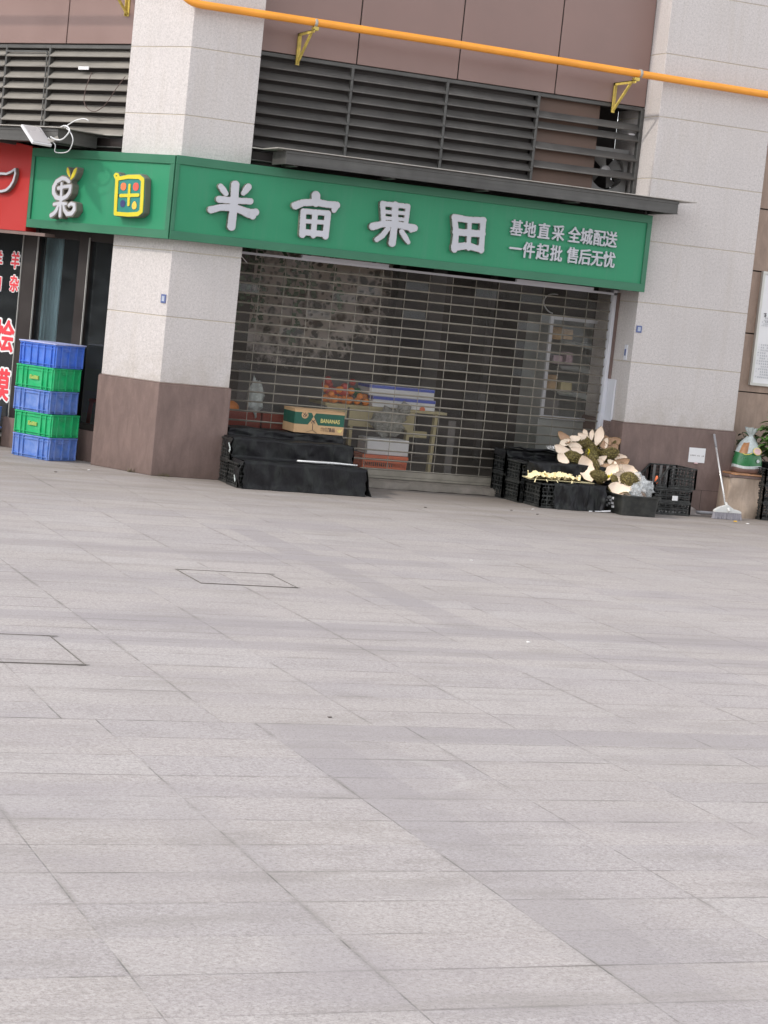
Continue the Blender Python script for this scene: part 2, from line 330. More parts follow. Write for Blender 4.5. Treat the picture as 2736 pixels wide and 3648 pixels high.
M['dustpan'] = painted('dusty_dustpan', (.33, .29, .27, 1), .5, .3, 14, metal=.2)

def cloth_mat():
    k = N('black_film'); P = k.pos(); f = k.noise(k.map(P, (3, 3, 1.5)), 3.5, 4, .6, .8); g = k.noise(k.map(P, (26, 26, 4)), 1, 3, .6)
    base = k.mix(k.rng(f, .45, .72, 0, .8), (.006, .0055, .007, 1), (.022, .025, .022, 1))
    k.bsdf(base, k.rng(g, .3, .7, .38, .6), bump=k.math('ADD', f, k.math('MULTIPLY', g, .3)), bstr=.45, bdist=.02, spec=.3); return k.m
M['cloth'] = cloth_mat()
def husk_mats():
    k = N('husk_flesh'); P = k.pos(); oi = k.n('ObjectInfo')
    f = k.noise(P, 45, 4, .7)
    base = k.mix(k.rng(f, .3, .7), (.95, .81, .67, 1), (.84, .63, .48, 1))
    base = k.mix(k.math('MULTIPLY', oi.outputs['Random'], .35), base, (.88, .78, .62, 1))
    k.bsdf(base, .65, bump=f, bstr=.3, bdist=.004); M['husk_in'] = k.m
    k = N('husk_brown_flesh'); P = k.pos(); f = k.noise(P, 40, 4, .7)
    k.bsdf(k.mix(k.rng(f, .35, .65), (.55, .36, .23, 1), (.30, .17, .10, 1)), .7, bump=f, bstr=.3, bdist=.004); M['husk_brown'] = k.m
    k = N('husk_skin'); P = k.pos(); oi = k.n('ObjectInfo'); f = k.noise(P, 18, 3, .6)
    base = k.mix(k.rng(f, .35, .65), (.165, .135, .035, 1), (.24, .20, .06, 1))
    base = k.mix(k.math('MULTIPLY', oi.outputs['Random'], .5), base, (.15, .09, .045, 1))
    vo = k.n('TexVoronoi'); k.link(P, vo.inputs['Vector']); vo.inputs['Scale'].default_value = 15
    base = k.mix(k.rng(vo.outputs['Distance'], .12, .42, .75, 0), base, (.42, .35, .12, 1))
    base = k.mix(k.rng(vo.outputs['Distance'], .4, .7, 0, .7), base, (.06, .045, .015, 1))
    k.bsdf(base, .65); M['husk_skin'] = k.m
husk_mats()
def film(name, c, a, rough=.2):
    k = N(name); P = k.pos(); f = k.noise(P, 30, 3, .7, 1.)
    k.bsdf(c, rough, bump=f, bstr=.8, bdist=.01, alpha=k.rng(f, .3, .7, a*.5, min(1, a*1.5))); return k.m
M['film'] = film('clear_film', (.66, .68, .69, 1), .42)
M['bagfilm'] = film('grey_film', (.36, .36, .33, 1), .75, .35)
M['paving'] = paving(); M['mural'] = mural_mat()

# ---------------------------------------------------------------- mesh helpers
BE = 1.047
TB = Vector((-math.cos(BE), math.sin(BE), 0)); NB = Vector((-math.sin(BE), -math.cos(BE), 0))
ID = Matrix.Identity(4)
FB = Matrix((-TB, -NB, Vector((0, 0, 1)))).transposed().to_4x4()   # side facade: local x = -s, local y = -off

def empty(name, loc, label=None, cat=None, group=None, rot=(0, 0, 0)):
    o = bpy.data.objects.new(name, None); col.objects.link(o); o.location = loc; o.rotation_euler = rot; o.empty_display_size = .1
    tag(o, label, cat, group); return o
def tag(o, label=None, cat=None, group=None, kind=None):
    if label: o['label'] = label
    if cat: o['category'] = cat
    if group: o['group'] = group
    if kind: o['kind'] = kind
    return o
WL = {}
class MB:
    def __init__(s, F=ID): s.v = []; s.f = []; s.mi = []; s.F = F; s.sm = []
    def add(s, vs, fs, mi=0, smooth=False):
        b = len(s.v); s.v += [s.F @ Vector(p) for p in vs]
        for f in fs: s.f.append([b+i for i in f]); s.mi.append(mi); s.sm.append(smooth)
    def box(s, x0, x1, y0, y1, z0, z1, mi=0):
        s.add([(x0, y0, z0), (x1, y0, z0), (x1, y1, z0), (x0, y1, z0), (x0, y0, z1), (x1, y0, z1), (x1, y1, z1), (x0, y1, z1)],
              [(0, 3, 2, 1), (4, 5, 6, 7), (0, 1, 5, 4), (1, 2, 6, 5), (2, 3, 7, 6), (3, 0, 4, 7)], mi)
    def obox(s, M4, sx, sy, sz, mi=0):
        vs = [M4 @ Vector((a*sx/2, b*sy/2, c*sz/2)) for c in (-1, 1) for a, b in ((-1, -1), (1, -1), (1, 1), (-1, 1))]
        s.add(vs, [(0, 3, 2, 1), (4, 5, 6, 7), (0, 1, 5, 4), (1, 2, 6, 5), (2, 3, 7, 6), (3, 0, 4, 7)], mi)
    def bar(s, a, b, w, h=None, mi=0):
        a, b = Vector(a), Vector(b); h = h or w; d = b-a; L = d.length
        q = d.to_track_quat('X', 'Z').to_matrix().to_4x4(); q.translation = (a+b)/2
        s.obox(q, L, w, h, mi)
    def tube(s, pts, r, n=8, mi=0, cap=True):
        pts = [Vector(p) for p in pts]; rs = r if isinstance(r, (list, tuple)) else [r]*len(pts)
        vs = []; fs = []; up = None
        for i, p in enumerate(pts):
            d = (pts[min(i+1, len(pts)-1)]-pts[max(i-1, 0)]).normalized()
            if up is None: up = d.orthogonal().normalized()
            up = (up - d*up.dot(d)).normalized(); si = d.cross(up)
            for k in range(n):
                a = 2*math.pi*k/n; vs.append(p+(up*math.cos(a)+si*math.sin(a))*rs[i])
        for i in range(len(pts)-1):
            for k in range(n): fs.append((i*n+k, i*n+(k+1) % n, (i+1)*n+(k+1) % n, (i+1)*n+k))
        s.add(vs, fs, mi, True)
        if cap:
            b = len(s.v)-len(vs); s.f.append([b+k for k in range(n)][::-1]); s.mi.append(mi); s.sm.append(False)
            s.f.append([b+(len(pts)-1)*n+k for k in range(n)]); s.mi.append(mi); s.sm.append(False)
    def lathe(s, c, prof, n=20, mi=0, ax='z'):
        vs = []; fs = []
        for (r, z) in prof:
            for k in range(n):
                a = 2*math.pi*k/n
                p = (r*math.cos(a), r*math.sin(a), z) if ax == 'z' else (r*math.cos(a), z, r*math.sin(a))
                vs.append((c[0]+p[0], c[1]+p[1], c[2]+p[2]))
        for i in range(len(prof)-1):
            for k in range(n): fs.append((i*n+k, i*n+(k+1) % n, (i+1)*n+(k+1) % n, (i+1)*n+k))
        s.add(vs, fs, mi, True)
    def ball(s, c, r, mi=0, n=10, m=6, sq=(1, 1, 1)):
        vs = [(c[0], c[1], c[2]-r*sq[2])]; fs = []
        for i in range(1, m):
            t = math.pi*i/m
            for k in range(n):
                a = 2*math.pi*k/n; vs.append((c[0]+r*sq[0]*math.sin(t)*math.cos(a), c[1]+r*sq[1]*math.sin(t)*math.sin(a), c[2]-r*sq[2]*math.cos(t)))
        vs.append((c[0], c[1], c[2]+r*sq[2])); e = len(vs)-1
        for k in range(n):
            fs.append((0, 1+(k+1) % n, 1+k)); fs.append((e, e-n+k, e-n+(k+1) % n))
            for i in range(m-2): fs.append((1+i*n+k, 1+i*n+(k+1) % n, 1+(i+1)*n+(k+1) % n, 1+(i+1)*n+k))
        s.add(vs, fs, mi, True)
    def grid(s, P, mi=0, smooth=True, flip=False):
        """P: rows of points"""
        nr, nc = len(P), len(P[0]); fs = []
        for i in range(nr-1):
            for j in range(nc-1):
                q = (i*nc+j, i*nc+j+1, (i+1)*nc+j+1, (i+1)*nc+j); fs.append(q[::-1] if flip else q)
        s.add([p for r in P for p in r], fs, mi, smooth)
    def build(s, name, mats, parent=None, bevel=0, fix=True, seg=2):
        me = bpy.data.meshes.new(name)
        inv = wmat(parent).inverted() if parent is not None else ID
        me.from_pydata([inv @ v for v in s.v], [], s.f)
        if not isinstance(mats, (list, tuple)): mats = [mats]
        for m in mats: me.materials.append(M[m] if isinstance(m, str) else m)
        me.polygons.foreach_set('material_index', s.mi); me.polygons.foreach_set('use_smooth', s.sm)
        me.update()
        bm = bmesh.new(); bm.from_mesh(me)
        if fix: bmesh.ops.recalc_face_normals(bm, faces=bm.faces)
        if bevel:
            es = [e for e in bm.edges if len(e.link_faces) == 2 and e.calc_face_angle(0) > .6]
            bmesh.ops.bevel(bm, geom=es, offset=bevel, segments=seg, affect='EDGES', profile=.6, clamp_overlap=True)
        bm.to_mesh(me); bm.free()
        o = bpy.data.objects.new(name, me); col.objects.link(o)
        if parent is not None: o.parent = parent
        return o
def wmat(o):
    m = Matrix.LocRotScale(o.location, o.rotation_euler, o.scale) if o.type == 'EMPTY' or o.parent is None else o.matrix_basis.copy()
    return wmat(o.parent) @ m if o.parent else m
def rest(o, loc):
    """move a top-level mesh's origin to loc without moving the mesh"""
    loc = Vector(loc); o.data.transform(Matrix.Translation(-loc)); o.location = loc; return o
def copy_tree(o, parent=None):
    c = o.copy(); col.objects.link(c); c.parent = parent
    for ch in [x for x in bpy.data.objects if x.parent == o]: copy_tree(ch, c)
    return c

# outline of a union of round brush strokes: distance field + marching squares
def strokes_loops(strokes, grow=0., cell=.004, minus=None):
    pts = [p for s_ in strokes for p in s_]
    x0 = min(p[0]-p[2] for p in pts)-grow-2*cell; x1 = max(p[0]+p[2] for p in pts)+grow+2*cell
    y0 = min(p[1]-p[2] for p in pts)-grow-2*cell; y1 = max(p[1]+p[2] for p in pts)+grow+2*cell
    nx, ny = int((x1-x0)/cell)+2, int((y1-y0)/cell)+2
    import numpy as np
    gx, gy = np.meshgrid(x0+cell*np.arange(nx), y0+cell*np.arange(ny), indexing='ij'); D = np.full((nx, ny), 1e9)
    for s_ in strokes:
        for a, b in zip(s_[:-1], s_[1:]):
            dx, dy = b[0]-a[0], b[1]-a[1]; L2 = dx*dx+dy*dy+1e-12
            t = np.clip(((gx-a[0])*dx+(gy-a[1])*dy)/L2, 0, 1)
            D = np.minimum(D, np.hypot(gx-a[0]-t*dx, gy-a[1]-t*dy)-(a[2]+t*(b[2]-a[2])))
    return field_loops(D, x0, y0, cell, grow)
def field_loops(D, x0, y0, cell, grow):
    nx, ny = D.shape
    D = D-grow+1e-7
    def ip(i, j, i2, j2):
        a, b = D[i, j], D[i2, j2]; t = a/(a-b); return (x0+cell*(i+t*(i2-i)), y0+cell*(j+t*(j2-j)))
    E = {}
    for i in range(nx-1):
        for j in range(ny-1):
            c = [(i, j), (i+1, j), (i+1, j+1), (i, j+1)]; ins = [D[p] < 0 for p in c]
            if all(ins) or not any(ins): continue
            cr = []
            for k in range(4):
                p, q = c[k], c[(k+1) % 4]
                if ins[k] != ins[(k+1) % 4]: cr.append(((min(p, q), max(p, q)), ins[k], ip(*p, *q)))
            outs = [x for x in cr if x[1]]; inn = [x for x in cr if not x[1]]
            for a_, b_ in zip(outs, inn): E[a_[0]] = (b_[0], a_[2])
    loops = []
    while E:
        k0 = next(iter(E)); k = k0; lp = []
        while k in E:
            nk, p = E.pop(k); lp.append(p); k = nk
        if len(lp) > 5:
            for _ in range(1): lp = [((lp[i-1][0]+2*lp[i][0]+lp[(i+1) % len(lp)][0])/4, (lp[i-1][1]+2*lp[i][1]+lp[(i+1) % len(lp)][1])/4) for i in range(len(lp))]
            loops.append(lp)
    return loops
def curve_mesh(name, loops, depth, F, mats, parent):
    """filled outline; local (x,y)->F(x, -, y); front face at y=0 of F, going back by depth"""
    cu = bpy.data.curves.new('tmp', 'CURVE'); cu.dimensions = '2D'; cu.fill_mode = 'BOTH'; cu.extrude = depth/2
    for lp in loops:
        sp = cu.splines.new('POLY'); sp.points.add(len(lp)-1); sp.use_cyclic_u = True
        for i, p in enumerate(lp): sp.points[i].co = (p[0], p[1], 0, 1)
    return _conv(name, cu, depth, F, mats, parent)
def _conv(name, cu, depth, F, mats, parent):
    ob = bpy.data.objects.new('tmp', cu); col.objects.link(ob); bpy.context.view_layer.update()
    me = bpy.data.meshes.new_from_object(ob.evaluated_get(bpy.context.evaluated_depsgraph_get()))
    bpy.data.objects.remove(ob); bpy.data.curves.remove(cu)
    R_ = Matrix(((1, 0, 0, 0), (0, 0, -1, depth/2), (0, 1, 0, 0), (0, 0, 0, 1)))
    inv = wmat(parent).inverted() if parent is not None else ID
    me.transform(inv @ F @ R_); me.name = name; me.materials.clear()
    for m in (mats if isinstance(mats, (list, tuple)) else [mats]): me.materials.append(M[m])
    for p in me.polygons: p.material_index = 0
    o = bpy.data.objects.new(name, me); col.objects.link(o)
    if parent is not None: o.parent = parent
    return o
def text_mesh(name, txt, size, depth, F, mat, parent, bold=0., wid=1., align='CENTER'):
    cu = bpy.data.curves.new('tmp', 'FONT'); cu.body = txt; cu.size = size; cu.extrude = depth/2; cu.offset = bold
    cu.align_x = align; cu.align_y = 'CENTER'
    return _conv(name, cu, depth, F @ Matrix.Diagonal((wid, 1, 1, 1)), mat, parent)
def at(F, x, y, z): return F @ Matrix.Translation((x, y, z))

def glyph_loops(ch, size, grow, wid=1., cells=64):
    """outline of a font character made bolder through its distance field"""
    import numpy as np
    cu = bpy.data.curves.new('tmp', 'FONT'); cu.body = ch; cu.size = size; cu.align_x = 'CENTER'; cu.align_y = 'CENTER'; cu.resolution_u = 4
    ob = bpy.data.objects.new('tmp', cu); col.objects.link(ob); bpy.context.view_layer.update()
    me = bpy.data.meshes.new_from_object(ob.evaluated_get(bpy.context.evaluated_depsgraph_get())); bpy.data.objects.remove(ob); bpy.data.curves.remove(cu)
    cnt = {}
    for p in me.polygons:
        for e in p.edge_keys: cnt[e] = cnt.get(e, 0)+1
    V = me.vertices; A = []; B_ = []
    for (i, j), n in cnt.items():
        if n == 1: A.append((V[i].co.x*wid, V[i].co.y)); B_.append((V[j].co.x*wid, V[j].co.y))
    bpy.data.meshes.remove(me)
    A = np.array(A); B_ = np.array(B_)
    x0, y0 = np.minimum(A, B_).min(0); x1, y1 = np.maximum(A, B_).max(0); c = max(x1-x0, y1-y0)/cells; m = grow+3*c
    x0 -= m; y0 -= m; nx = int((x1-x0+m)/c)+2; ny = int((y1-y0+m)/c)+2
    gx, gy = np.meshgrid(x0+c*np.arange(nx), y0+c*np.arange(ny), indexing='ij')
    D2 = np.full(gx.shape, 1e9); cross = np.zeros(gx.shape, int)
    for (ax, ay), (bx, by) in zip(A, B_):
        dx, dy = bx-ax, by-ay; t = np.clip(((gx-ax)*dx+(gy-ay)*dy)/(dx*dx+dy*dy+1e-14), 0, 1)
        D2 = np.minimum(D2, (gx-ax-t*dx)**2+(gy-ay-t*dy)**2)
        if abs(dy) > 1e-12: cross += (((ay > gy) != (by > gy)) & (gx < (bx-ax)*(gy-ay)/dy+ax))
    D = np.sqrt(D2)*np.where(cross % 2 == 1, -1, 1)
    return field_loops(D, x0, y0, c, grow)
def glyph(name, ch, size, depth, F, mat, parent, grow=0., wid=1., cells=64): return curve_mesh(name, glyph_loops(ch, size, grow, wid, cells), depth, F, [mat] if isinstance(mat, str) else mat, parent)

# ---------------------------------------------------------------- traced outlines, metres on the sign plane
G={'ban': [[(-0.1314, 0.15, 0.0209), (-0.1078, 0.1252, 0.0251), (-0.0812, 0.097, 0.0209)], [(0.1074, 0.1729, 0.0265), (0.0853, 0.1414, 0.0251), (0.0682, 0.1142, 0.0167)], [(-0.0072, 0.177, 0.0335), (-0.0025, -0.0007, 0.0321), (-0.0069, -0.1672, 0.0335)], [(-0.1339, 0.0433, 0.0265), (-0.0047, 0.0468, 0.0237), (0.1378, 0.0581, 0.0237)], [(-0.1956, -0.0502, 0.0279), (-0.1168, -0.0212, 0.0251), (0.0011, -0.0103, 0.0279), (0.0689, -0.0241, 0.0307), (0.1377, -0.0453, 0.0349), (0.1919, -0.0266, 0.0279)], [(0.1235, -0.0368, 0.0335), (0.1685, -0.0595, 0.0279)]], 'mu': [[(-0.0138, 0.1578, 0.0377), (-0.0077, 0.1012, 0.0335)], [(-0.1866, 0.0553, 0.0307), (-0.1248, 0.0865, 0.0265), (-0.0081, 0.105, 0.0279), (0.0925, 0.0986, 0.0265), (0.1816, 0.101, 0.0279)], [(0.1725, 0.0961, 0.0307), (0.1589, 0.0562, 0.0209)], [(-0.1106, 0.0169, 0.0237), (-0.0996, -0.1769, 0.0265)], [(0.109, 0.0212, 0.0265), (0.1073, -0.1672, 0.0265)], [(-0.1107, 0.0181, 0.0209), (0.1086, 0.025, 0.0209)], [(-0.0058, 0.0185, 0.0237), (-0.0018, -0.1727, 0.0223)], [(-0.1021, -0.0637, 0.0167), (0.1088, -0.0531, 0.0167)], [(-0.0992, -0.1552, 0.0237), (0.1055, -0.1508, 0.0237)]], 'guo': [[(-0.1193, 0.1526, 0.0223), (-0.0971, 0.0155, 0.0195)], [(0.1153, 0.1559, 0.0209), (0.1131, 0.0259, 0.0195)], [(-0.1193, 0.1526, 0.0195), (0.1153, 0.1559, 0.0195)], [(-0.0031, 0.1554, 0.0279), (0.0099, 0.0015, 0.0279), (0.0049, -0.1677, 0.0321)], [(-0.1119, 0.0862, 0.0139), (0.1122, 0.0959, 0.0139)], [(-0.1061, 0.0339, 0.0139), (0.114, 0.0429, 0.0139)], [(-0.1879, -0.0488, 0.0307), (-0.1072, -0.0192, 0.0251), (0.0035, -0.0044, 0.0251), (0.1177, -0.0151, 0.0279), (0.1962, -0.0195, 0.0279)], [(0.1924, -0.0238, 0.0251), (0.1637, -0.0465, 0.0139)], [(-0.0476, -0.0502, 0.0209), (-0.0898, -0.1131, 0.0223), (-0.1398, -0.1547, 0.0195)], [(0.0806, -0.0621, 0.0209), (0.1213, -0.1097, 0.0237), (0.1522, -0.1454, 0.0167)]], 'tian': [[(-0.1508, 0.1223, 0.0248), (-0.1191, -0.0126, 0.0248), (-0.119, -0.1512, 0.0279)], [(0.1227, 0.1236, 0.0263), (0.1293, -0.0148, 0.0232), (0.1338, -0.1346, 0.0248)], [(-0.1455, 0.1185, 0.0279), (-0.0085, 0.1134, 0.0248), (0.1273, 0.1256, 0.0248)], [(-0.0048, 0.1094, 0.0186), (0.012, -0.13, 0.0186)], [(-0.1266, -0.0032, 0.0279), (0.13, 0.0072, 0.0279)], [(-0.1211, -0.1324, 0.031), (0.0013, -0.1077, 0.0279), (0.1363, -0.1285, 0.0248)]], 'lguo': [[(0.0544, 0.1284, 0.0151), (0.0108, 0.1498, 0.0161), (-0.0333, 0.1525, 0.0171), (-0.0978, 0.1215, 0.0171), (-0.1287, 0.0732, 0.0181), (-0.124, 0.0264, 0.0181), (-0.0874, -0.0122, 0.0181), (-0.0175, -0.0228, 0.0171), (0.0408, 0.0016, 0.0161), (0.0738, 0.0406, 0.0151), (0.0789, 0.0856, 0.0141)], [(-0.07, 0.0656, 0.0141), (0.0031, 0.0821, 0.0131), (0.0781, 0.0921, 0.0141)], [(-0.0344, 0.1085, 0.0121), (-0.0291, 0.0357, 0.0131), (-0.0253, -0.0579, 0.0131), (-0.0197, -0.1654, 0.0151)], [(-0.1071, -0.0733, 0.0131), (-0.0335, -0.0583, 0.0121), (0.0421, -0.0619, 0.0121)], [(-0.0515, -0.078, 0.0121), (-0.0693, -0.1212, 0.0161), (-0.0971, -0.1509, 0.0161), (-0.132, -0.1688, 0.0171)], [(0.0095, -0.0729, 0.0101), (0.0286, -0.1159, 0.0141), (0.0667, -0.1466, 0.0171), (0.1201, -0.1391, 0.0181), (0.1496, -0.1048, 0.0171), (0.1442, -0.0632, 0.0141), (0.1026, -0.056, 0.0131), (0.0776, -0.0731, 0.0121)]], 'lleaf': [[(0.0238, 0.239, 0.006), (0.0322, 0.2161, 0.0151), (0.0466, 0.1887, 0.0101), (0.06, 0.1687, 0.004)], [(0.1293, 0.2406, 0.0071), (0.1151, 0.2149, 0.0171), (0.097, 0.1769, 0.0151), (0.0759, 0.1508, 0.0071)]], 'ltian': [[(-0.1617, 0.1201, 0.0181), (-0.1544, -0.0169, 0.0181), (-0.1465, -0.1586, 0.0161)], [(-0.1464, -0.1595, 0.0161), (0.0072, -0.1594, 0.0171), (0.1193, -0.1487, 0.0181), (0.1546, -0.1241, 0.0181), (0.1491, -0.002, 0.0181), (0.1392, 0.1335, 0.0181), (0.0977, 0.157, 0.0181), (-0.033, 0.1513, 0.0161), (-0.141, 0.1319, 0.0151)], [(-0.1463, 0.1527, 0.0101), (-0.1586, 0.1367, 0.0101), (-0.1825, 0.1393, 0.0101), (-0.1937, 0.1553, 0.0101), (-0.181, 0.1686, 0.0101), (-0.1572, 0.166, 0.0101), (-0.1463, 0.1527, 0.0101)], [(-0.1033, -0.008, 0.0141), (0.1043, 0.0067, 0.0141)], [(-0.0087, 0.0832, 0.0131), (-0.0008, -0.0777, 0.0131)]], 'lboard': [[(-0.1617, 0.1201, 0.0201), (-0.1544, -0.0169, 0.0201), (-0.1442, -0.1566, 0.0201)], [(-0.1442, -0.1566, 0.0201), (0.007, -0.1576, 0.0201), (0.1191, -0.1469, 0.0222), (0.1546, -0.1241, 0.0222), (0.1491, -0.002, 0.0222), (0.1366, 0.1333, 0.0222), (0.0977, 0.157, 0.0222), (-0.033, 0.1513, 0.0201), (-0.141, 0.1319, 0.0201)], [(-0.1697, 0.1517, 0.0322), (-0.1626, 0.1475, 0.0302)], [(-0.0884, 0.0777, 0.0806), (0.0531, 0.0842, 0.0806), (0.0614, -0.079, 0.0806), (-0.0672, -0.0857, 0.0806), (-0.0069, -0.0005, 0.0907)]], 'horn': [[(-0.151, 0.0508, 0.0091), (-0.095, 0.0647, 0.0091), (-0.0229, 0.0639, 0.0091), (0.0388, 0.0857, 0.0091), (0.0827, 0.1105, 0.0091), (0.0935, 0.0708, 0.0091), (0.0737, 0.0031, 0.0101), (0.0408, -0.0415, 0.0111), (-0.0051, -0.0753, 0.0111), (-0.0608, -0.0895, 0.0101), (-0.1326, -0.0929, 0.0101)]]}
FR={'peach': (-0.0808, 0.0689, 0.0363), 'apple': (0.0648, 0.0739, 0.0383), 'berry': (-0.0716, -0.0722, 0.0332), 'pear': (0.0658, -0.0834, 0.0312)}
HUSKS=[(3.838, 0.077, 0.592, 0.105, 35.0, 'b'), (3.945, 0.071, 0.591, 0.081, -10.0, 'i'), (4.06, 0.1, 0.644, 0.056, 60.0, 'i'), (4.123, 0.09, 0.634, 0.074, 85.0, 'n'), (4.186, 0.083, 0.626, 0.143, 95.0, 'n'), (4.035, 0.075, 0.604, 0.093, 30.0, 'i'), (4.033, 0.038, 0.554, 0.105, -20.0, 'o'), (3.919, 0.027, 0.535, 0.112, 5.0, 'n'), (3.791, -0.017, 0.484, 0.118, 20.0, 'i'), (4.121, 0.009, 0.533, 0.174, 35.0, 'p'), (4.054, -0.073, 0.456, 0.136, 60.0, 'o'), (3.931, -0.023, 0.488, 0.087, 10.0, 'i'), (3.765, -0.1, 0.414, 0.093, 30.0, 'i'), (3.872, -0.087, 0.432, 0.136, 5.0, 'o'), (4.298, 0.038, 0.574, 0.149, -30.0, 'b'), (4.238, -0.06, 0.48, 0.143, -30.0, 'o'), (4.317, -0.02, 0.519, 0.093, 90.0, 'b'), (4.342, -0.083, 0.468, 0.093, -5.0, 'i'), (4.153, -0.1, 0.441, 0.068, -40.0, 'i'), (3.939, -0.24, 0.343, 0.186, 60.0, 'i'), (4.022, -0.183, 0.379, 0.143, 60.0, 'o'), (4.06, -0.179, 0.385, 0.068, 50.0, 'i'), (4.125, -0.21, 0.371, 0.087, -30.0, 'b'), (4.164, -0.29, 0.333, 0.136, 115.0, 'i'), (4.302, -0.167, 0.409, 0.136, -35.0, 'b'), (4.237, -0.15, 0.415, 0.068, 20.0, 'i'), (4.244, -0.27, 0.349, 0.081, 10.0, 'i'), (4.357, -0.315, 0.337, 0.161, 35.0, 'i'), (4.238, -0.375, 0.311, 0.099, 20.0, 'i'), (4.274, -0.455, 0.286, 0.161, 30.0, 'o'), (4.144, -0.51, 0.217, 0.155, -5.0, 'i'), (4.342, -0.52, 0.182, 0.093, 20.0, 'b'), (4.241, -0.47, 0.267, 0.074, 60.0, 'i'), (4.128, -0.435, 0.286, 0.074, 60.0, 'o'), (4.272, 0.062, 0.601, 0.074, 45.0, 'b'), (4.36, 0.054, 0.595, 0.068, -45.0, 'o'), (4.015, -0.345, 0.305, 0.124, 5.0, 'o')]

# ================================================================ SETTING
def ground():
    b = MB(); b.add([(-70, -80, 0), (80, -80, 0), (80, 60, 0), (-70, 60, 0)], [(0, 1, 2, 3)])
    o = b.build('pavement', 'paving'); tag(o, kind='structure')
ground()

# ================================================================ BUILDING
bld = empty('shop_building', (2.4, .3, 0), 'granite-clad corner building with brown panels, dark louvres and closed shopfront', 'building')
A0, A1, A2, A3 = .606, 4.39, 5.547, 9.5
JZ = [.783, 1.333, 1.880, 2.435, 2.997, 3.551, 4.112, 4.67, 5.23]
def prism(b, poly, z0, z1, mi=0):
    n = len(poly); b.add([(x, y, z0) for x, y in poly]+[(x, y, z1) for x, y in poly],
        [tuple(range(n))[::-1], tuple(range(n, 2*n))]+[(i, (i+1) % n, n+(i+1) % n, n+i) for i in range(n)], mi)
def shrink(poly, d):
    out = []; n = len(poly)
    for i in range(n):
        p0, p1, p2 = Vector(poly[i-1]), Vector(poly[i]), Vector(poly[(i+1) % n])
        e1 = (p1-p0).normalized(); e2 = (p2-p1).normalized(); n1 = Vector((-e1.y, e1.x)); n2 = Vector((-e2.y, e2.x))
        k = (n1+n2)/(1+n1.dot(n2)); q = p1+k*d; out.append((q.x, q.y))
    return out
sB = .70
cornerP = [(0, 0), (A0, 0), (A0, .78), (-.09, .756), (TB.x*sB, TB.y*sB)]
rightP = [(A1, 0), (A2, 0), (A2, .8), (A1, .8)]
T0 = Matrix.Translation
def pillar(poly, pname):
    p = empty('pillar', (*poly[0], 0)); p.parent = bld; p.location = Vector((*poly[0], 0))-bld.location
    c = MB(); prism(c, shrink(poly, .004), .78, 5.22); c.build('joint_core', 'grout', p)
    s = MB()
    for z0, z1 in zip(JZ[:-1], JZ[1:]): prism(s, poly, z0+.003, z1-.003)
    s.build('stone_facing', 'granite', p, bevel=.003, seg=1)
    q = MB(); prism(q, shrink(poly, -.018), 0, .775); prism(q, shrink(poly, -.014), .775, .784)
    q.build('plinth', 'base', p, bevel=.004, seg=1)
    return p
def mk(parent, name): return None
pl = pillar(cornerP, 'corner'); pr_ = pillar(rightP, 'right')
# fine joint in the right plinth
b = MB(); b.box(4.45, 5.56, -.0195, -.017, .213, .2155); b.box(5.266, 5.269, -.0195, -.017, 0, .213); b.build('plinth_joint', 'panel_gap', pr_)

def facade(F, x0, x1, joints, mull, zt=3.632, zl=2.80, yb=.28):
    """brown panels above a louvre band between x0 and x1 (in frame F)"""
    # backing
    b = MB(F); b.box(x0, x1, yb+.012, yb+.03, zt+.006, 5.2); b.box(x0, x1, yb+.031, yb+.085, zt+.02, zt+.03); b.build('panel_backing', 'panel_gap', bld)
    xs = [x0]+joints+[x1]
    for a, c in zip(xs[:-1], xs[1:]):
        if c-a < .05: continue
        b = MB(F); b.box(a+.006, c-.006, yb, yb+.018, zt+.012, 4.62); b.box(a+.006, c-.006, yb, yb+.018, 4.632, 5.2)
        b.build('cladding_panel', 'panel', bld, bevel=.003, seg=1)
def louvre(F, mull, special=None, smat='slat', zt=3.632, zl=2.815, yb=.28, inner=None):
    lv = empty('louvre', F @ Vector((mull[0], yb, zl))); loc = lv.location.copy(); lv.parent = bld; lv.location = loc-bld.location
    b = MB(F); w = .018
    b.box(mull[0], mull[-1], yb+.002, yb+.05, zt-.028, zt+.004); b.box(mull[0], mull[-1], yb-.005, yb+.05, zl, zl+.02)
    for m in mull:
        w = .018 if m in (mull[0], mull[-1]) else .012
        b.box(m-w, m+w, yb-.001, yb+.052, zl-.004, zt-.004)
    b.build('louvre_frame', 'dark_metal', lv, bevel=.003, seg=1)
    n = 8; w = .012
    for i, (a, c) in enumerate(zip(mull[:-1], mull[1:])):
        zs = [zl+.055+k*.0955 for k in range(n)]
        th = rad(42)
        b = MB(F)
        if special == i: zs = [3.455, 3.36, 3.18, 3.01]
        for z in zs:
            j = random.uniform(-.003, .003)
            q = Matrix.Translation(((a+c)/2, yb+.028, z+j)) @ Matrix.Rotation(th, 4, 'X')
            b.obox(q, c-a-2*w+.004, .088, .009)
            # rounded nose of each blade
            d = Vector((0, -math.cos(th)*.044, -math.sin(th)*.044)); p = Vector((0, yb+.028, z+j))+d
            b.tube([(a+w, p.y, p.z), (c-w, p.y, p.z)], .0075, 6)
        b.build('louvre_blades', smat, lv)
    return lv
facade(ID, A0, A1, [1.56, 2.512, 3.467], None)
lvA = louvre(ID, [A0+.018, 1.535, 2.43, 3.322, A1-.018], special=3)
b = MB(); b.box(A0, 3.34, .36, .38, 2.8, 3.78); b.build('louvre_backing', 'int_dark', bld)
b = MB(); b.box(3.34, 3.98, .37, .39, 2.8, 3.64); b.build('duct_panel', 'panel_shaded', bld)
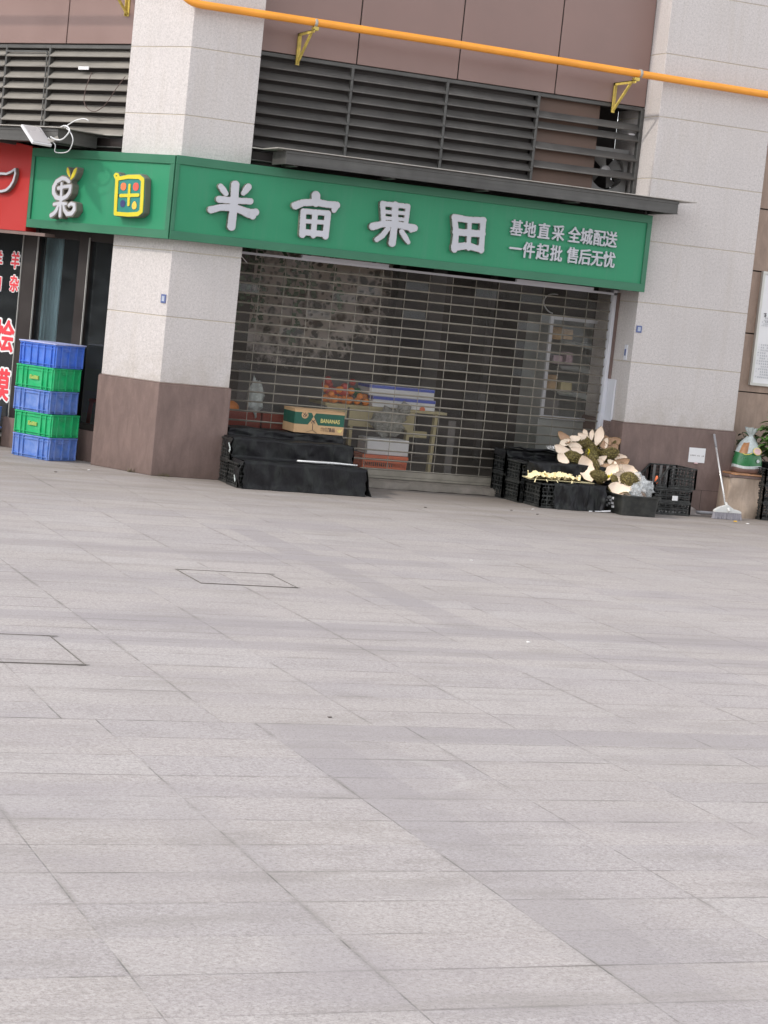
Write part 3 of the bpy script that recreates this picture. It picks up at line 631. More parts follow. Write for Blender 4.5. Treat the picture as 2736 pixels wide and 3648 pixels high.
b = MB(); b.box(3.3, A1, .8, .82, 2.8, 3.64); b.box(3.3, A1, .36, .8, 3.63, 3.66); b.box(3.3, 3.32, .36, .8, 2.8, 3.64); b.box(3.3, A1, .36, .8, 2.78, 2.80); b.build('vent_void', 'int_dark', bld)
facade(FB, -6, -.70, [-4.66, -3.71, -2.755, -1.80], None, zt=3.603)
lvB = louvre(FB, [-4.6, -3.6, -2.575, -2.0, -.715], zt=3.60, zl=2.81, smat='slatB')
b = MB(FB); b.box(-6, -.70, .36, .38, 2.8, 3.78); b.build('louvre_backing', 'int_dark', bld)
b = MB(FB); b.box(-6, -4.62, .28, .35, 0, 3.6); b.build('end_wall', 'tile', bld)
# inner mullion of bay next to the corner: doubled frame
b = MB(FB); b.box(-2.035, -2.022, .272, .2785, 2.82, 3.55); b.box(-2.56, -2.02, .272, .2785, 3.535, 3.55); b.build('louvre_trim', 'dark_metal', bld)

def canopy(F, x0, x1, xs0, xs1, inner0, inner1, parent, yf=-.36):
    c = empty('canopy', F @ Vector(((x0+x1)/2, 0, 2.68))); loc = c.location.copy(); c.parent = parent; c.location = loc-parent.location
    b = MB(F)
    b.box(x0, x1, yf, yf+.012, 2.682, 2.792)                      # front fascia
    b.box(x0, x0+.012, yf+.012, -.004, 2.682, 2.792); b.box(x1-.012, x1, yf+.012, -.004, 2.682, 2.792)
    b.box(x0+.012, x1-.012, yf+.012, -.004, 2.70, 2.71); b.box(inner0, inner1, 0, .275, 2.70, 2.71)
    b.box(x0-.006, x1+.006, yf-.006, yf, 2.770, 2.796); b.box(x0-.004, x1+.004, yf-.004, yf, 2.682, 2.690)
    n = int((x1-x0)/.8)
    for i in range(n+1):
        x = x0+.1+(x1-x0-.2)*i/n; b.box(x-.02, x+.02, yf+.03, -.01, 2.672, 2.70)
    b.build('fascia', 'dark_metal', c, bevel=.002, seg=1)
    s = MB(F); s.box(xs0, xs1, yf-.03, -.004, 2.800, 2.808); s.box(inner0, inner1, -.004, .27, 2.801, 2.809)
    s.box(x0+.02, x1-.02, yf+.02, -.02, 2.792, 2.800)
    s.build('top_sheet', 'grey_metal', c, bevel=.001, seg=1)
canopy(ID, .79, 4.49, .70, 4.66, A0, A1, bld)
canopy(FB, -4.4, -1.0, -4.45, -.93, -4.5, -.71, bld, yf=-.46)

# header over the shutter, walls of the room, right wall
b = MB(); b.box(A0, A1, .06, .58, 1.985, 2.78); b.build('header_beam', 'int_dark', bld)
b = MB(FB); b.box(-4.6, -.70, .05, .5, 1.985, 2.78); b.build('header_beam', 'frame_dark', bld)
b = MB()
LW = [(.62, .78), (2.95, 4.8)]
b.add([(.62, .78, .1), (2.95, 4.8, .1), (2.95, 4.8, 2.7), (.62, .78, 2.7)], [(0, 1, 2, 3)])
b.box(2.95, 5.3, 4.8, 4.85, .1, 2.7); b.box(A1+.02, 5.3, .801, .85, .1, 2.7); b.box(5.3, 5.35, .8, 4.85, .1, 2.7)
b.box(.6, 5.3, .5, 4.85, 2.70, 2.74)
b.build('inner_walls', 'int_wall', bld, fix=False)
b = MB(); b.box(A0, A1, .34, .5, 0, .075); b.box(.6, 5.3, .5, 4.85, 0, .10); b.build('shop_floor', 'concrete', bld)
b = MB()
for i, (a, c) in enumerate([(0, .572), (.584, 1.148), (1.158, 1.70), (1.712, 2.288), (2.30, 2.87), (2.882, 3.45), (3.462, 4.03), (4.042, 4.6), (4.612, 5.2)]):
    xs = [A2, 6.75, 7.95, 9.5]
    for x0, x1 in zip(xs[:-1], xs[1:]): b.box(x0+.0, x1-.010, .30, .33, a, c)
b.build('tiled_wall', 'tile', bld, bevel=.002, seg=1)
b = MB(); b.box(A2, 9.5, .322, .36, 0, 5.2); b.build('wall_backing', 'panel_gap', bld)
b = MB(); prism(b, [(0.02, .02), (9.5, .35), (9.5, 5), (3, 5), (-.15, .8)], 5.2, 5.3); b.build('roof', 'panel', bld)
b = MB(); b.box(9.45, 9.5, .3, 5, 0, 5.2); b.build('end_wall', 'tile', bld)

# roller shutter
sh = empty('roller_shutter', (2.5, .42, .1)); sh.parent = bld; sh.location = Vector((2.5, .42, .1))-bld.location
b = MB(); X0, X1 = A0+.01, 4.335; SY = .42; nz = 21; pz = .0848; zb = .158
for i in range(nz+1):
    z = zb+i*pz; b.tube([(X0, SY-.006, z), (X1, SY-.006, z)], .0062, 6); b.box(X0, X1, SY-.003, SY+.004, z-.009, z+.004)
b.build('slat_rails', 'rail', sh)
for j in range(17):
    x = X0+.08+j*.2265
    if x > X1: break
    b = MB()
    for i in range(nz): b.box(x-.0024, x+.0024, SY-.009, SY-.004, zb+i*pz+.004, zb+(i+1)*pz-.005)
    b.build('vertical_link', 'rail', sh)
b = MB(); rnd = random.Random(3)
xs = [X0]+[X0+.08+j*.2265 for j in range(17) if X0+.08+j*.2265 < X1]+[X1]
for i in range(nz):
    for a, c in zip(xs[:-1], xs[1:]):
        z0, z1 = zb+i*pz+.004, zb+(i+1)*pz-.009; t = rnd.uniform(-.004, .004); u = rnd.uniform(-.003, .003)
        b.add([(a+.002, SY+t+u, z0), (c-.002, SY+t-u, z0), (c-.002, SY-t-u, z1), (a+.002, SY-t+u, z1)], [(0, 1, 2, 3)])
b.build('clear_panes', 'pane', sh)
b = MB(); b.box(X0, X1, SY-.018, SY+.018, .100, .150); b.box(X0, X1, SY-.03, SY+.03, .078, .099); b.build('bottom_bar', 'rail', sh, bevel=.002, seg=1)
b = MB(); b.box(4.335, 4.388, SY-.05, SY+.03, .09, 1.97); b.build('guide_rail', 'white_metal', sh, bevel=.002, seg=1)
b = MB(); b.box(4.372, 4.389, SY-.19, SY-.052, .48, 1.155); b.build('guide_cover', 'white_metal', sh, bevel=.002, seg=1)
b = MB(); b.box(4.366, 4.388, SY-.075, SY-.052, 1.156, 1.95); b.build('side_strip', 'base', sh)
b = MB(); b.box(A0, 4.388, SY-.05, SY-.02, 1.925, 1.945); b.box(1.26, 2.07, SY-.09, SY-.05, 1.945, 1.972); b.box(3.32, 4.10, SY-.09, SY-.05, 1.945, 1.972); b.build('head_strip', 'white_metal', sh)
# tangled dead twigs and a scrap caught under the sign
# step in front of the shutter
b = MB(); rr = random.Random(5); P = []
for j, (y, z) in enumerate([(.24, 0.003), (.25, .045), (.275, .066), (.34, .070)]):
    P.append([(A0+.01+(A1-A0-.02)*i/60, y+rr.uniform(-.012, .012), max(.002, z+rr.uniform(-.006, .006))) for i in range(61)])
b.grid(P); b.build('worn_step', 'concrete', bld)

# ------------------------------------------------ glazing of the side facade (frame FB: x=-s, y=-off)
gz = empty('window_wall', FB @ Vector((-2, .2, .1))); loc = gz.location.copy(); gz.parent = bld; gz.location = loc-bld.location
GY = .20
b = MB(FB)
def post(x0, x1, z0=.1, d=.0): b.box(x0, x1, GY-.035-d, GY+.04, z0, 1.985)
post(-1.985, -1.80, .1, .01); post(-1.285, -1.15, .27); post(-.79, -.70, .27); post(-3.2, -3.08, .1); post(-4.6, -4.5, .1)
b.box(-1.80, -1.285, GY-.034, GY+.04, 1.90, 1.985); b.box(-1.15, -.79, GY-.034, GY+.04, 1.90, 1.985)
b.box(-3.08, -1.985, GY-.034, GY+.04, 1.93, 1.985); b.box(-4.5, -3.2, GY-.034, GY+.04, 1.90, 1.985)
b.box(-1.80, -1.285, GY-.034, GY+.04, .27, .325); b.box(-1.15, -.79, GY-.034, GY+.04, .27, .325)
b.box(-3.08, -1.985, GY-.034, GY+.04, .118, .15); b.box(-4.5, -3.2, GY-.034, GY+.04, .118, .15)
b.build('window_frame', 'frame_dark', gz, bevel=.003, seg=1)
b = MB(FB)
for x in (-1.802, -1.152): b.box(x, x+.006, GY-.050, GY-.035, .3, 1.93)
b.box(-1.993, -1.987, GY-.052, GY-.036, .15, 1.93); b.box(-3.1, -.7, GY-.04, GY-.036, .322, .330) if False else None
b.build('frame_edge', 'frame_edge', gz)
b = MB(FB)
for a, c, z in ((-1.80, -1.285, .32), (-1.15, -.79, .32), (-3.08, -1.985, .15), (-4.5, -3.2, .15)):
    b.add([(a, GY, z), (c, GY, z), (c, GY, 1.93), (a, GY, 1.93)], [(0, 1, 2, 3)])
b.build('glass', 'glassB', gz, fix=False)
b = MB(FB); b.box(-2.05, -.70, GY-.06, GY+.10, 0, .268); b.build('sill_wall', 'base', gz, bevel=.003)
b = MB(FB); b.box(-4.6, -2.052, GY-.10, GY+.1, .0, .085, 0); b.box(-4.6, -2.045, GY-.12, GY+.1, .086, .116, 1); b.build('door_step', ['frame_dark', 'alu'], gz, bevel=.003)
b = MB(FB); b.box(-4.6, -.7, 1.5, 1.55, 0, 2.7); b.box(-4.6, -.7, .3, 1.5, .0, .1); b.box(-4.6, -.7, .3, 1.5, 2.65, 2.7); b.box(-.75, -.70, .3, 1.5, 0, 2.7); b.box(-4.65, -4.6, .3, 1.5, 0, 2.7)
b.build('inner_walls', 'int_dark', gz)
b = MB(FB); P = []
for z in (.12, .6, 1.2, 1.97):
    P.append([(-2.02+.22*i/24, .46+.008*math.sin(i*1.3), z) for i in range(25)])
b.grid(P); P2 = [[(x, y+.012, z) for (x, y, z) in r_] for r_ in P]; b.grid(P2, flip=True)
o = b.build('pale_curtain', 'curtain', None, fix=False); tag(o, 'pale blue-grey curtain strip hanging behind the side window glass', 'curtain'); rest(o, FB @ Vector((-1.9, .46, .12)))

# ------------------------------------------------ what stands round the plaza (seen only as reflections)
def far_building(name, F, w_, h_, d_, label):
    t = empty(name, F.translation, label, 'building')
    b = MB(F); b.box(-w_/2, w_/2, 0, d_, 0, h_); b.build('wall', 'tile_far', t)
    for k in range(int(h_/3.2)): b = MB(F); b.box(-w_/2+1, w_/2-1, -.02, .05, .9+3.2*k, 2.7+3.2*k); b.build('ribbon_window', 'int_dark', t)
    b = MB(F); b.box(-w_/2-.2, w_/2+.2, -.2, d_, h_, h_+.3); b.build('roof', 'panel', t)
far_building('plaza_building', T0((-34, 6, 0)) @ Matrix.Rotation(rad(90), 4, 'Z'), 44, 9.5, 8, 'low brown building closing the left side of the plaza')
far_building('plaza_building', T0((8, -52, 0)) @ Matrix.Rotation(rad(180), 4, 'Z'), 70, 10, 8, 'long low brown building across the plaza')

# ================================================================ SHOP SIGN (one box round the corner)
SY0 = -.12
sign = empty('shop_sign', (2.1, -.1, 1.97), 'long green corner shop sign with four large white characters and two logos', 'sign')
cA = -.0695                                # corner x on the front plane
e = (A0, 0)
b = MB()
b.box(cA, 4.37, SY0+.004, -.003, 1.972, 2.655)
# backing slab of the front board, mitred by overlap behind the corner
b.build('front_board', 'green', sign)
b = MB(FB)
cB = .0695                                  # local x of the corner (s=-.0695)
b.box(-1.655, cB-.012, SY0+.004, -.003, 1.970, 2.650); b.build('side_board', 'green', sign)
b = MB()
def frame(b, x0, x1, z0, z1, ht=.072, hb=.072, wl=.05, wr=.05):
    y0, y1 = SY0-.012, SY0+.010
    b.box(x0, x1, y0, y1, z1-ht, z1); b.box(x0, x1, y0, y1, z0, z0+hb)
    b.box(x0, x0+wl, y0, y1, z0+hb, z1-ht); b.box(x1-wr, x1, y0, y1, z0+hb, z1-ht)
frame(b, cA, 4.374, 1.970, 2.658, wr=.045, wl=.03); b.build('front_trim', 'green_trim', sign, bevel=.0022, seg=1)
b = MB(FB); frame(b, -1.66, cB-.006, 1.968, 2.654, wl=.04, wr=.048); b.build('side_trim', 'green_trim', sign, bevel=.0022, seg=1)

def big_char(key, cx, cz, F=ID, face='white_acr', y=-.16, back=-.126, rim=.004, name='character', edge='chrome', edge2='side_tan'):
    F2 = at(F, cx, 0, cz)
    c = curve_mesh(name, strokes_loops(G[key], grow=0., cell=.0042), .006, at(F2, 0, y-.005, 0), [face], sign)
    r = curve_mesh('letter_rim', strokes_loops(G[key], grow=rim, cell=.0042), .012, at(F2, 0, y+.001, 0), [edge], c)
    r2 = curve_mesh('letter_return', strokes_loops(G[key], grow=rim-.001, cell=.0042), (back+.006)-(y+.012), at(F2, 0, y+.0135, 0), [edge2], c)
    return c
# wmat for mesh parents: matrix_basis is identity relative to the parent
for k_, x in (('ban', .447), ('mu', 1.166), ('guo', 1.877), ('tian', 2.583)): big_char(k_, x, {'ban': 2.295, 'mu': 2.306, 'guo': 2.314, 'tian': 2.306}[k_])
for row, zz, xs in (('基地直采全城配送', 2.391, [3.042, 3.170, 3.308, 3.450, 3.609, 3.731, 3.858, 3.977]), ('一件起批售后无忧', 2.211, [3.052, 3.183, 3.318, 3.452, 3.616, 3.737, 3.856, 3.980])):
    for ch, x in zip(row, xs): glyph('small_character', ch, .148, .016, at(ID, x, -.142, zz), 'white_acr', sign, grow=.0026, wid=.84, cells=60)
# logos on the side board
big_char('lguo', -1.155, 2.251, FB, 'white_acr', y=-.19, name='white_logo', rim=.010, edge='side_tan')
big_char('lleaf', -1.155, 2.251, FB, 'yellow_acr', y=-.192, name='leaf_logo', rim=.009, edge='side_tan')
F2 = at(FB, -.363, 0, 2.299)
lb = curve_mesh('logo_board', strokes_loops(G['lboard'], grow=.004, cell=.005), .062, at(F2, 0, -.182, 0), ['side_tan'], sign)
curve_mesh('logo_face', strokes_loops(G['lboard'], grow=.0, cell=.005), .004, at(F2, 0, -.1875, 0), ['teal'], lb)
curve_mesh('yellow_frame', strokes_loops(G['ltian'], grow=0, cell=.0042), .006, at(F2, 0, -.195, 0), ['yellow_acr'], lb)
def disc_loops(cx, cz, r, sx=1., sz=1., n=28, fn=None):
    return [[(cx+r*sx*math.cos(2*math.pi*i/n)*(fn(i/n) if fn else 1), cz+r*sz*math.sin(2*math.pi*i/n)*(fn(i/n) if fn else 1)) for i in range(n)]]
for nm, mt in (('peach', 'fr_or'), ('apple', 'fr_red'), ('berry', 'fr_navy'), ('pear', 'fr_yel')):
    x, z, r = FR[nm]
    fn = (lambda t: 1+.25*max(0, math.cos(2*math.pi*(t-.25)))**6) if nm == 'pear' else (lambda t: 1-.1*abs(math.cos(2*math.pi*(t-.25)))**8)
    curve_mesh('printed_fruit', disc_loops(x, z, r*.92, .95, 1.05, fn=fn), .003, at(F2, 0, -.1915, 0), [mt], lb)

# red neighbour sign
rs = empty('red_sign', FB @ Vector((-2.1, -.1, 1.93)), 'red sign board with a white outlined horn shape, next to the green sign', 'sign')
b = MB(FB)
vs = [(-3.4, 1.93, ), (-1.668, 1.93), (-1.668, 2.664), (-3.4, 2.90)]
b.add([(x, -.125, z) for x, z in vs]+[(x, -.003, z) for x, z in vs], [(0, 1, 2, 3), (7, 6, 5, 4), (0, 4, 5, 1), (1, 5, 6, 2), (2, 6, 7, 3), (3, 7, 4, 0)])
b.build('sign_board', 'red', rs)
Fh = at(FB, -1.909, 0, 2.348)
curve_mesh('horn_return', strokes_loops(G['horn'], grow=.003), .03, at(Fh, 0, -.160, 0), ['side_tan'], rs)
curve_mesh('horn_outline', strokes_loops(G['horn'], grow=0), .006, at(Fh, 0, -.168, 0), ['white_acr'], rs)
b = MB(FB); b.box(-3.4, -1.42, -.12, -.004, 1.90, 1.927); o = b.build('lower_rail', 'base', rs)

# ================================================================ GAS PIPE
gp = empty('gas_pipe', (2.4, -.1, 3.88), 'orange gas pipe running along the upper wall on yellow brackets', 'pipe')
def arc_pts(p0, c, p1, n=6): return [tuple((1-t)**2*p0[i]+2*t*(1-t)*c[i]+t*t*p1[i] for i in range(3)) for t in [k/n for k in range(n+1)]]
b = MB(); PZ = 3.888; cx = -.10
pA = (cx+.13, -.10, PZ); pC = (cx, -.10, PZ); d = TB*.13; pB = (cx+d.x*.6, -.10+d.y*.6, PZ+.10)
q1 = Vector(pC)+TB*.16+Vector((0, 0, .26)); q2 = Vector(pC)+TB*.30+Vector((0, 0, .285)); farB = tuple(Vector(pC)+TB*3.6+Vector((0, 0, .29)))
b.tube([(9.3, -.10, 3.86), (5.45, -.10, 3.874), (2.2, -.10, 3.892)]+arc_pts(pA, pC, pB)+[tuple(q1), tuple(q2), farB], .033, 14)
b.build('pipe_run', 'pipe', gp)
for x in (1.02, 4.10): b = MB(); b.tube([(x-.012, -.10, 3.885), (x+.012, -.10, 3.885)], .037, 14); b.build('pipe_clamp', 'grey_metal', gp)
def bracket(F, x, zt, yb=.28, yf=-.14):
    b = MB(F); z1 = zt-.037
    b.box(x-.018, x+.018, yf, yb, z1-.03, z1-.024); b.box(x-.018, x-.012, yf, yb, z1-.05, z1-.024)          # angle arm
    b.box(x-.018, x+.018, yb-.008, yb-.001, z1-.29, z1-.024); b.box(x-.018, x-.012, yb-.03, yb-.001, z1-.29, z1-.03)
    b.bar((x, yf+.12, z1-.04), (x, yb-.012, z1-.27), .020, .016)
    b.box(x-.02, x+.02, yf, yf+.07, z1-.024, z1)
    b.build('pipe_bracket', 'bracket', gp)
bracket(ID, 1.02, 3.888); bracket(ID, 4.06, 3.88); bracket(FB, -1.06, 4.175, yf=-.10)

# ================================================================ fan, lamp and wires
fn = empty('exhaust_fan', (4.13, .42, 2.86), 'grey exhaust fan behind the open end of the dark louvre', 'fan')
b = MB(); fx, fz, fr_ = 4.135, 3.045, .172
n = 32; ring = [(fx+fr_*math.cos(2*math.pi*i/n), fz+fr_*math.sin(2*math.pi*i/n)) for i in range(n)]
sq = []
for i in range(n):
    a = 2*math.pi*i/n; k = .205/max(abs(math.cos(a)), abs(math.sin(a))); sq.append((fx+k*math.cos(a), fz+k*math.sin(a)))
vs = [(x, .40, z) for x, z in ring]+[(x, .40, z) for x, z in sq]+[(x, .46, z) for x, z in ring]+[(x, .43, z) for x, z in sq]
fs = [(i, (i+1) % n, n+(i+1) % n, n+i) for i in range(n)]+[(i, (i+1) % n, 2*n+(i+1) % n, 2*n+i) for i in range(n)]+[(n+i, n+(i+1) % n, 3*n+(i+1) % n, 3*n+i) for i in range(n)]
b.add(vs, fs); b.build('fan_housing', 'fan', fn)
b = MB(); b.lathe((fx, .43, fz), [(0, -.012), (.045, -.010), (.05, .03), (0, .03)], ax='y'); b.build('fan_hub', 'lampf', fn)
for k in range(4):
    b = MB(); a = k*math.pi/2+.5; P = []
    for r_ in (.045, .09, .16):
        P.append([(fx+r_*math.cos(a+t), .445+.03*t*2.2, fz+r_*math.sin(a+t)) for t in (-.38, 0, .38)])
    b.grid(P); P = [[(x, y+.003, z) for x, y, z in q] for q in P]; b.grid(P, flip=True)
    b.build('fan_blade', 'fan', fn)
b = MB(); b.tube([(4.02, .345, 3.372), (4.33, .345, 3.388)], .011, 8); b.box(3.99, 4.05, .33, .36, 3.36, 3.384, 1); b.box(4.28, 4.34, .33, .36, 3.374, 3.40, 1)
o = b.build('tube_lamp', ['lampf', 'lampw']); tag(o, 'thin white tube lamp between louvre blades above the exhaust fan', 'lamp'); rest(o, (4.18, .345, 3.38))

def Wp(s, off, z): return FB @ Vector((-s, -off, z))
lamp = empty('flood_lamp', Wp(1.11, .55, 2.70), 'flat white flood lamp tilted on the canopy over the red sign', 'lamp')
R3 = (sc.camera.matrix_world.to_3x3()); rt, up_, fw = R3.col[0], R3.col[1], -R3.col[2]
wv = Vector((.1795, .0675, -.0028)); vv = Vector((.0694, -.1911, -.147)); c0 = Wp(1.107, .60, 2.716)
wv = (wv - vv*wv.dot(vv)/vv.length_squared)
nrm = wv.cross(vv).normalized()
Fl = Matrix((wv.normalized(), nrm, vv.normalized())).transposed().to_4x4(); Fl.translation = c0
b = MB(Fl); b.box(-.096, .096, -.012, .012, -.125, .125, 0)
b.build('lamp_body', 'lampw', lamp, bevel=.008, seg=3)
b = MB(Fl); b.box(-.082, .082, -.0155, -.0125, -.11, .112); b.box(-.082, .082, .0125, .0155, -.11, .112); b.build('lamp_face', 'lampf', lamp, bevel=.002)
b = MB(); q = Fl @ Vector((0, 0, .1)); b.bar(q, q+Vector((.05, .06, .01)), .03, .02); b.bar(q+Vector((.05, .06, .01)), Wp(.98, .47, 2.72), .018, .03); b.build('lamp_arm', 'grey_metal', lamp)
def cable(name, pts, r, mat, label, cat='cable'):
    P = [Vector(p) for p in pts]; out = []
    for i in range(len(P)-1):
        p0, p1, p2, p3 = P[max(i-1, 0)], P[i], P[i+1], P[min(i+2, len(P)-1)]
        for t in [k/6 for k in range(6)]:
            out.append(.5*((2*p1)+(-p0+p2)*t+(2*p0-5*p1+4*p2-p3)*t*t+(-p0+3*p1-3*p2+p3)*t**3))
    out.append(P[-1]); b = MB(); b.tube(out, r, 6); o = b.build(name, mat); tag(o, label, cat); rest(o, P[0]); return o
cable('white_cable', [Wp(1.05, .52, 2.71), Wp(1.00, .48, 2.66), Wp(1.00, .47, 2.60), Wp(.86, .46, 2.61), Wp(.80, .47, 2.70), Wp(.84, .47, 2.77), Wp(.9, .46, 2.80)], .0045, 'wire_w', 'thin white cable hanging in a loop below the side canopy')
cable('white_cable', [Wp(1.02, .52, 2.72), Wp(.97, .50, 2.700), Wp(.90, .49, 2.71), Wp(.84, .48, 2.78), Wp(.90, .47, 2.82), Wp(.97, .46, 2.81)], .0065, 'wire_w', 'thick white cable curling up over the end of the side canopy')
cable('white_cable', [Wp(1.70, -.24, 2.865), Wp(1.55, -.22, 2.93), Wp(1.42, -.21, 2.955), Wp(1.36, -.22, 2.94)], .006, 'wire_w', 'short white cable stub standing up at the foot of the light louvre')
cable('brown_wire', [Wp(1.40, -.24, 3.36), Wp(1.44, -.22, 3.20), Wp(1.42, -.21, 3.08), Wp(1.30, -.21, 3.02), Wp(1.17, -.21, 3.08), Wp(1.05, -.21, 3.22), Wp(.96, -.22, 3.33)], .0035, 'wire_b', 'thin brown wire drooping across the light louvre')
b = MB(FB); b.box(-1.60, -1.47, .262, .272, 3.386, 3.414); o = b.build('louvre_tag', 'notice', None, bevel=.003); tag(o, 'small pale rectangular tag stuck between light louvre blades', 'tag'); rest(o, FB @ Vector((-1.55, .26, 3.38)))
b = MB(); b.bar((.70, .33, 1.91), (.76, .31, 1.85), .022, .006); b.bar((.67, .33, 1.93), (.70, .33, 1.905), .012, .004)
o = b.build('torn_scrap', 'litter'); tag(o, 'white torn scrap hanging under the green sign at the shutter corner', 'scrap'); rest(o, (.7, .33, 1.9))

# plates on the pillars
def plate(F, x, z, label, w=.055, h=.072):
    p = empty('wall_plate', F @ Vector((x, 0, z)), label, 'plate')
    b = MB(F); b.box(x-w/2, x+w/2, -.008, -.0005, z-h/2, z+h/2); b.build('plate_back', 'qr', p, bevel=.001, seg=1)
    b = MB(F); b.box(x-w*.27, x+w*.27, -.0095, -.0083, z-h*.30, z+h*.30); b.build('plate_face', 'qr_in', p)
plate(FB, -.045, 1.478, 'small blue plate on the bright side of the corner pillar'); plate(ID, 4.431, 1.637, 'small blue plate on the right-hand pillar beside the green sign', .055, .062)
sw = empty('key_switch', (4.39, .11, 1.41), 'small white key switch on the inner side of the right pillar', 'switch')
b = MB(); b.box(4.380, 4.3895, .085, .137, 1.345, 1.485); b.build('switch_plate', 'white_metal', sw, bevel=.002)
b = MB(); b.box(4.376, 4.3795, .098, .124, 1.385, 1.445); b.build('switch_window', 'qr', sw, bevel=.001, seg=1)

# window lettering
dec = empty('window_lettering', FB @ Vector((-2.2, GY, .5)), 'red characters with white outlines stuck on the dark side window', 'lettering')
def decal(ch, s, z, size, wid=.9):
    c = glyph('white_outline', ch, size, .002, at(FB, -s, GY-.008, z), 'decal_white', dec, grow=size*.075, wid=wid, cells=48)
    glyph('red_character', ch, size, .002, at(FB, -s, GY-.0125, z), 'decal_red', c, grow=size*.022, wid=wid, cells=60)
decal('羊', 2.116, 1.660, .155, .78); decal('杂', 2.105, 1.452, .155, .80); decal('羊', 2.345, 1.655, .155, .78); decal('肉', 2.335, 1.445, .155, .8)
decal('烩', 2.175, .965, .300, .9); decal('馍', 2.185, .525, .300, .9)
b = MB(FB); b.add([(-2.0-.0, GY-.006, 1.79), (-1.984-.0, GY-.006, 1.827), (-2.0, GY-.006, 1.864), (-2.016, GY-.006, 1.827), (-2.0, GY-.003, 1.79), (-1.984, GY-.003, 1.827), (-2.0, GY-.003, 1.864), (-2.016, GY-.003, 1.827)], [(0, 1, 2, 3), (7, 6, 5, 4), (0, 4, 5, 1), (1, 5, 6, 2), (2, 6, 7, 3), (3, 7, 4, 0)])
b.build('diamond_mark', 'decal_white', dec)

# notice board on the tiled wall
nb = empty('notice_board', (6.2, .29, 1.22), 'white framed notice board with small print on the tan tiled wall', 'notice board')
bx0, bx1, bz0, bz1 = 5.823, 6.62, 1.222, 2.30
b = MB(); f_ = .028
b.box(bx0, bx1, .262, .299, bz0, bz0+f_); b.box(bx0, bx1, .262, .299, bz1-f_, bz1); b.box(bx0, bx0+f_, .262, .299, bz0+f_, bz1-f_); b.box(bx1-f_, bx1, .262, .299, bz0+f_, bz1-f_)
b.build('board_frame', 'alu', nb, bevel=.003)
b = MB(); b.box(bx0+f_-.002, bx1-f_+.002, .272, .296, bz0+f_-.002, bz1-f_+.002); b.build('board_sheet', 'notice', nb)
b = MB(); rr = random.Random(11)
def scribble(b, x0, z, n, cw, hh, y=.2705, mi=0):
    x = x0
    for i in range(n):
        if rr.random() < .1: x += cw; continue
        for q in range(3): b.box(x+rr.uniform(0, cw*.2), x+cw*rr.uniform(.55, .85), y-.0008, y, z-hh/2+q*hh/3, z-hh/2+q*hh/3+hh*.17)
        b.box(x+cw*.35, x+cw*.48, y-.0013, y-.0009, z-hh*.45, z+hh*.45); x += cw
for k, z in enumerate([1.862, 1.836]+[1.818-.0 for _ in ()]): scribble(b, 5.905, 1.865-.032*k, 14, .022, .018, mi=0)
for k in range(4): scribble(b, 5.875, 1.842-.0165*k, 26, .018, .011)
for k in range(13): scribble(b, 5.895, 1.612-.0255*k, 24, .022, .017)
b.build('small_print', 'ink_light', nb)
b = MB(); scribble(b, 5.885, 1.895, 8, .055, .042, y=.2700); b.build('headline', 'ink_dark', nb)
for k, ch in enumerate('一二三四五六七八九十'): text_mesh('list_number', ch, .018, .0012, at(ID, 5.876, .2695, 1.612-.0255*[0, 1, 2, 3, 4, 6, 7, 9, 10, 12][k]), 'ink_light', nb)

nt_ = empty('paper_notice', (5.175, -.02, .47), 'square white notice sheet stuck on the brown plinth of the right pillar', 'notice')
b = MB(); b.box(5.088, 5.262, -.0215, -.0188, .468, .604); b.build('notice_sheet', 'notice', nt_, bevel=.001, seg=1)
b = MB(); x = 5.105
for i in range(10): scribble(b, x, .533+rr.uniform(-.002, .002), 1, .012, .012, y=-.0219); x += .015
b.build('handwriting', 'ink', nt_)
b = MB(); b.ball((5.17, -.028, .462), .012, sq=(2, .6, .6)); b.build('tape_strip', 'bag_pink', nt_)

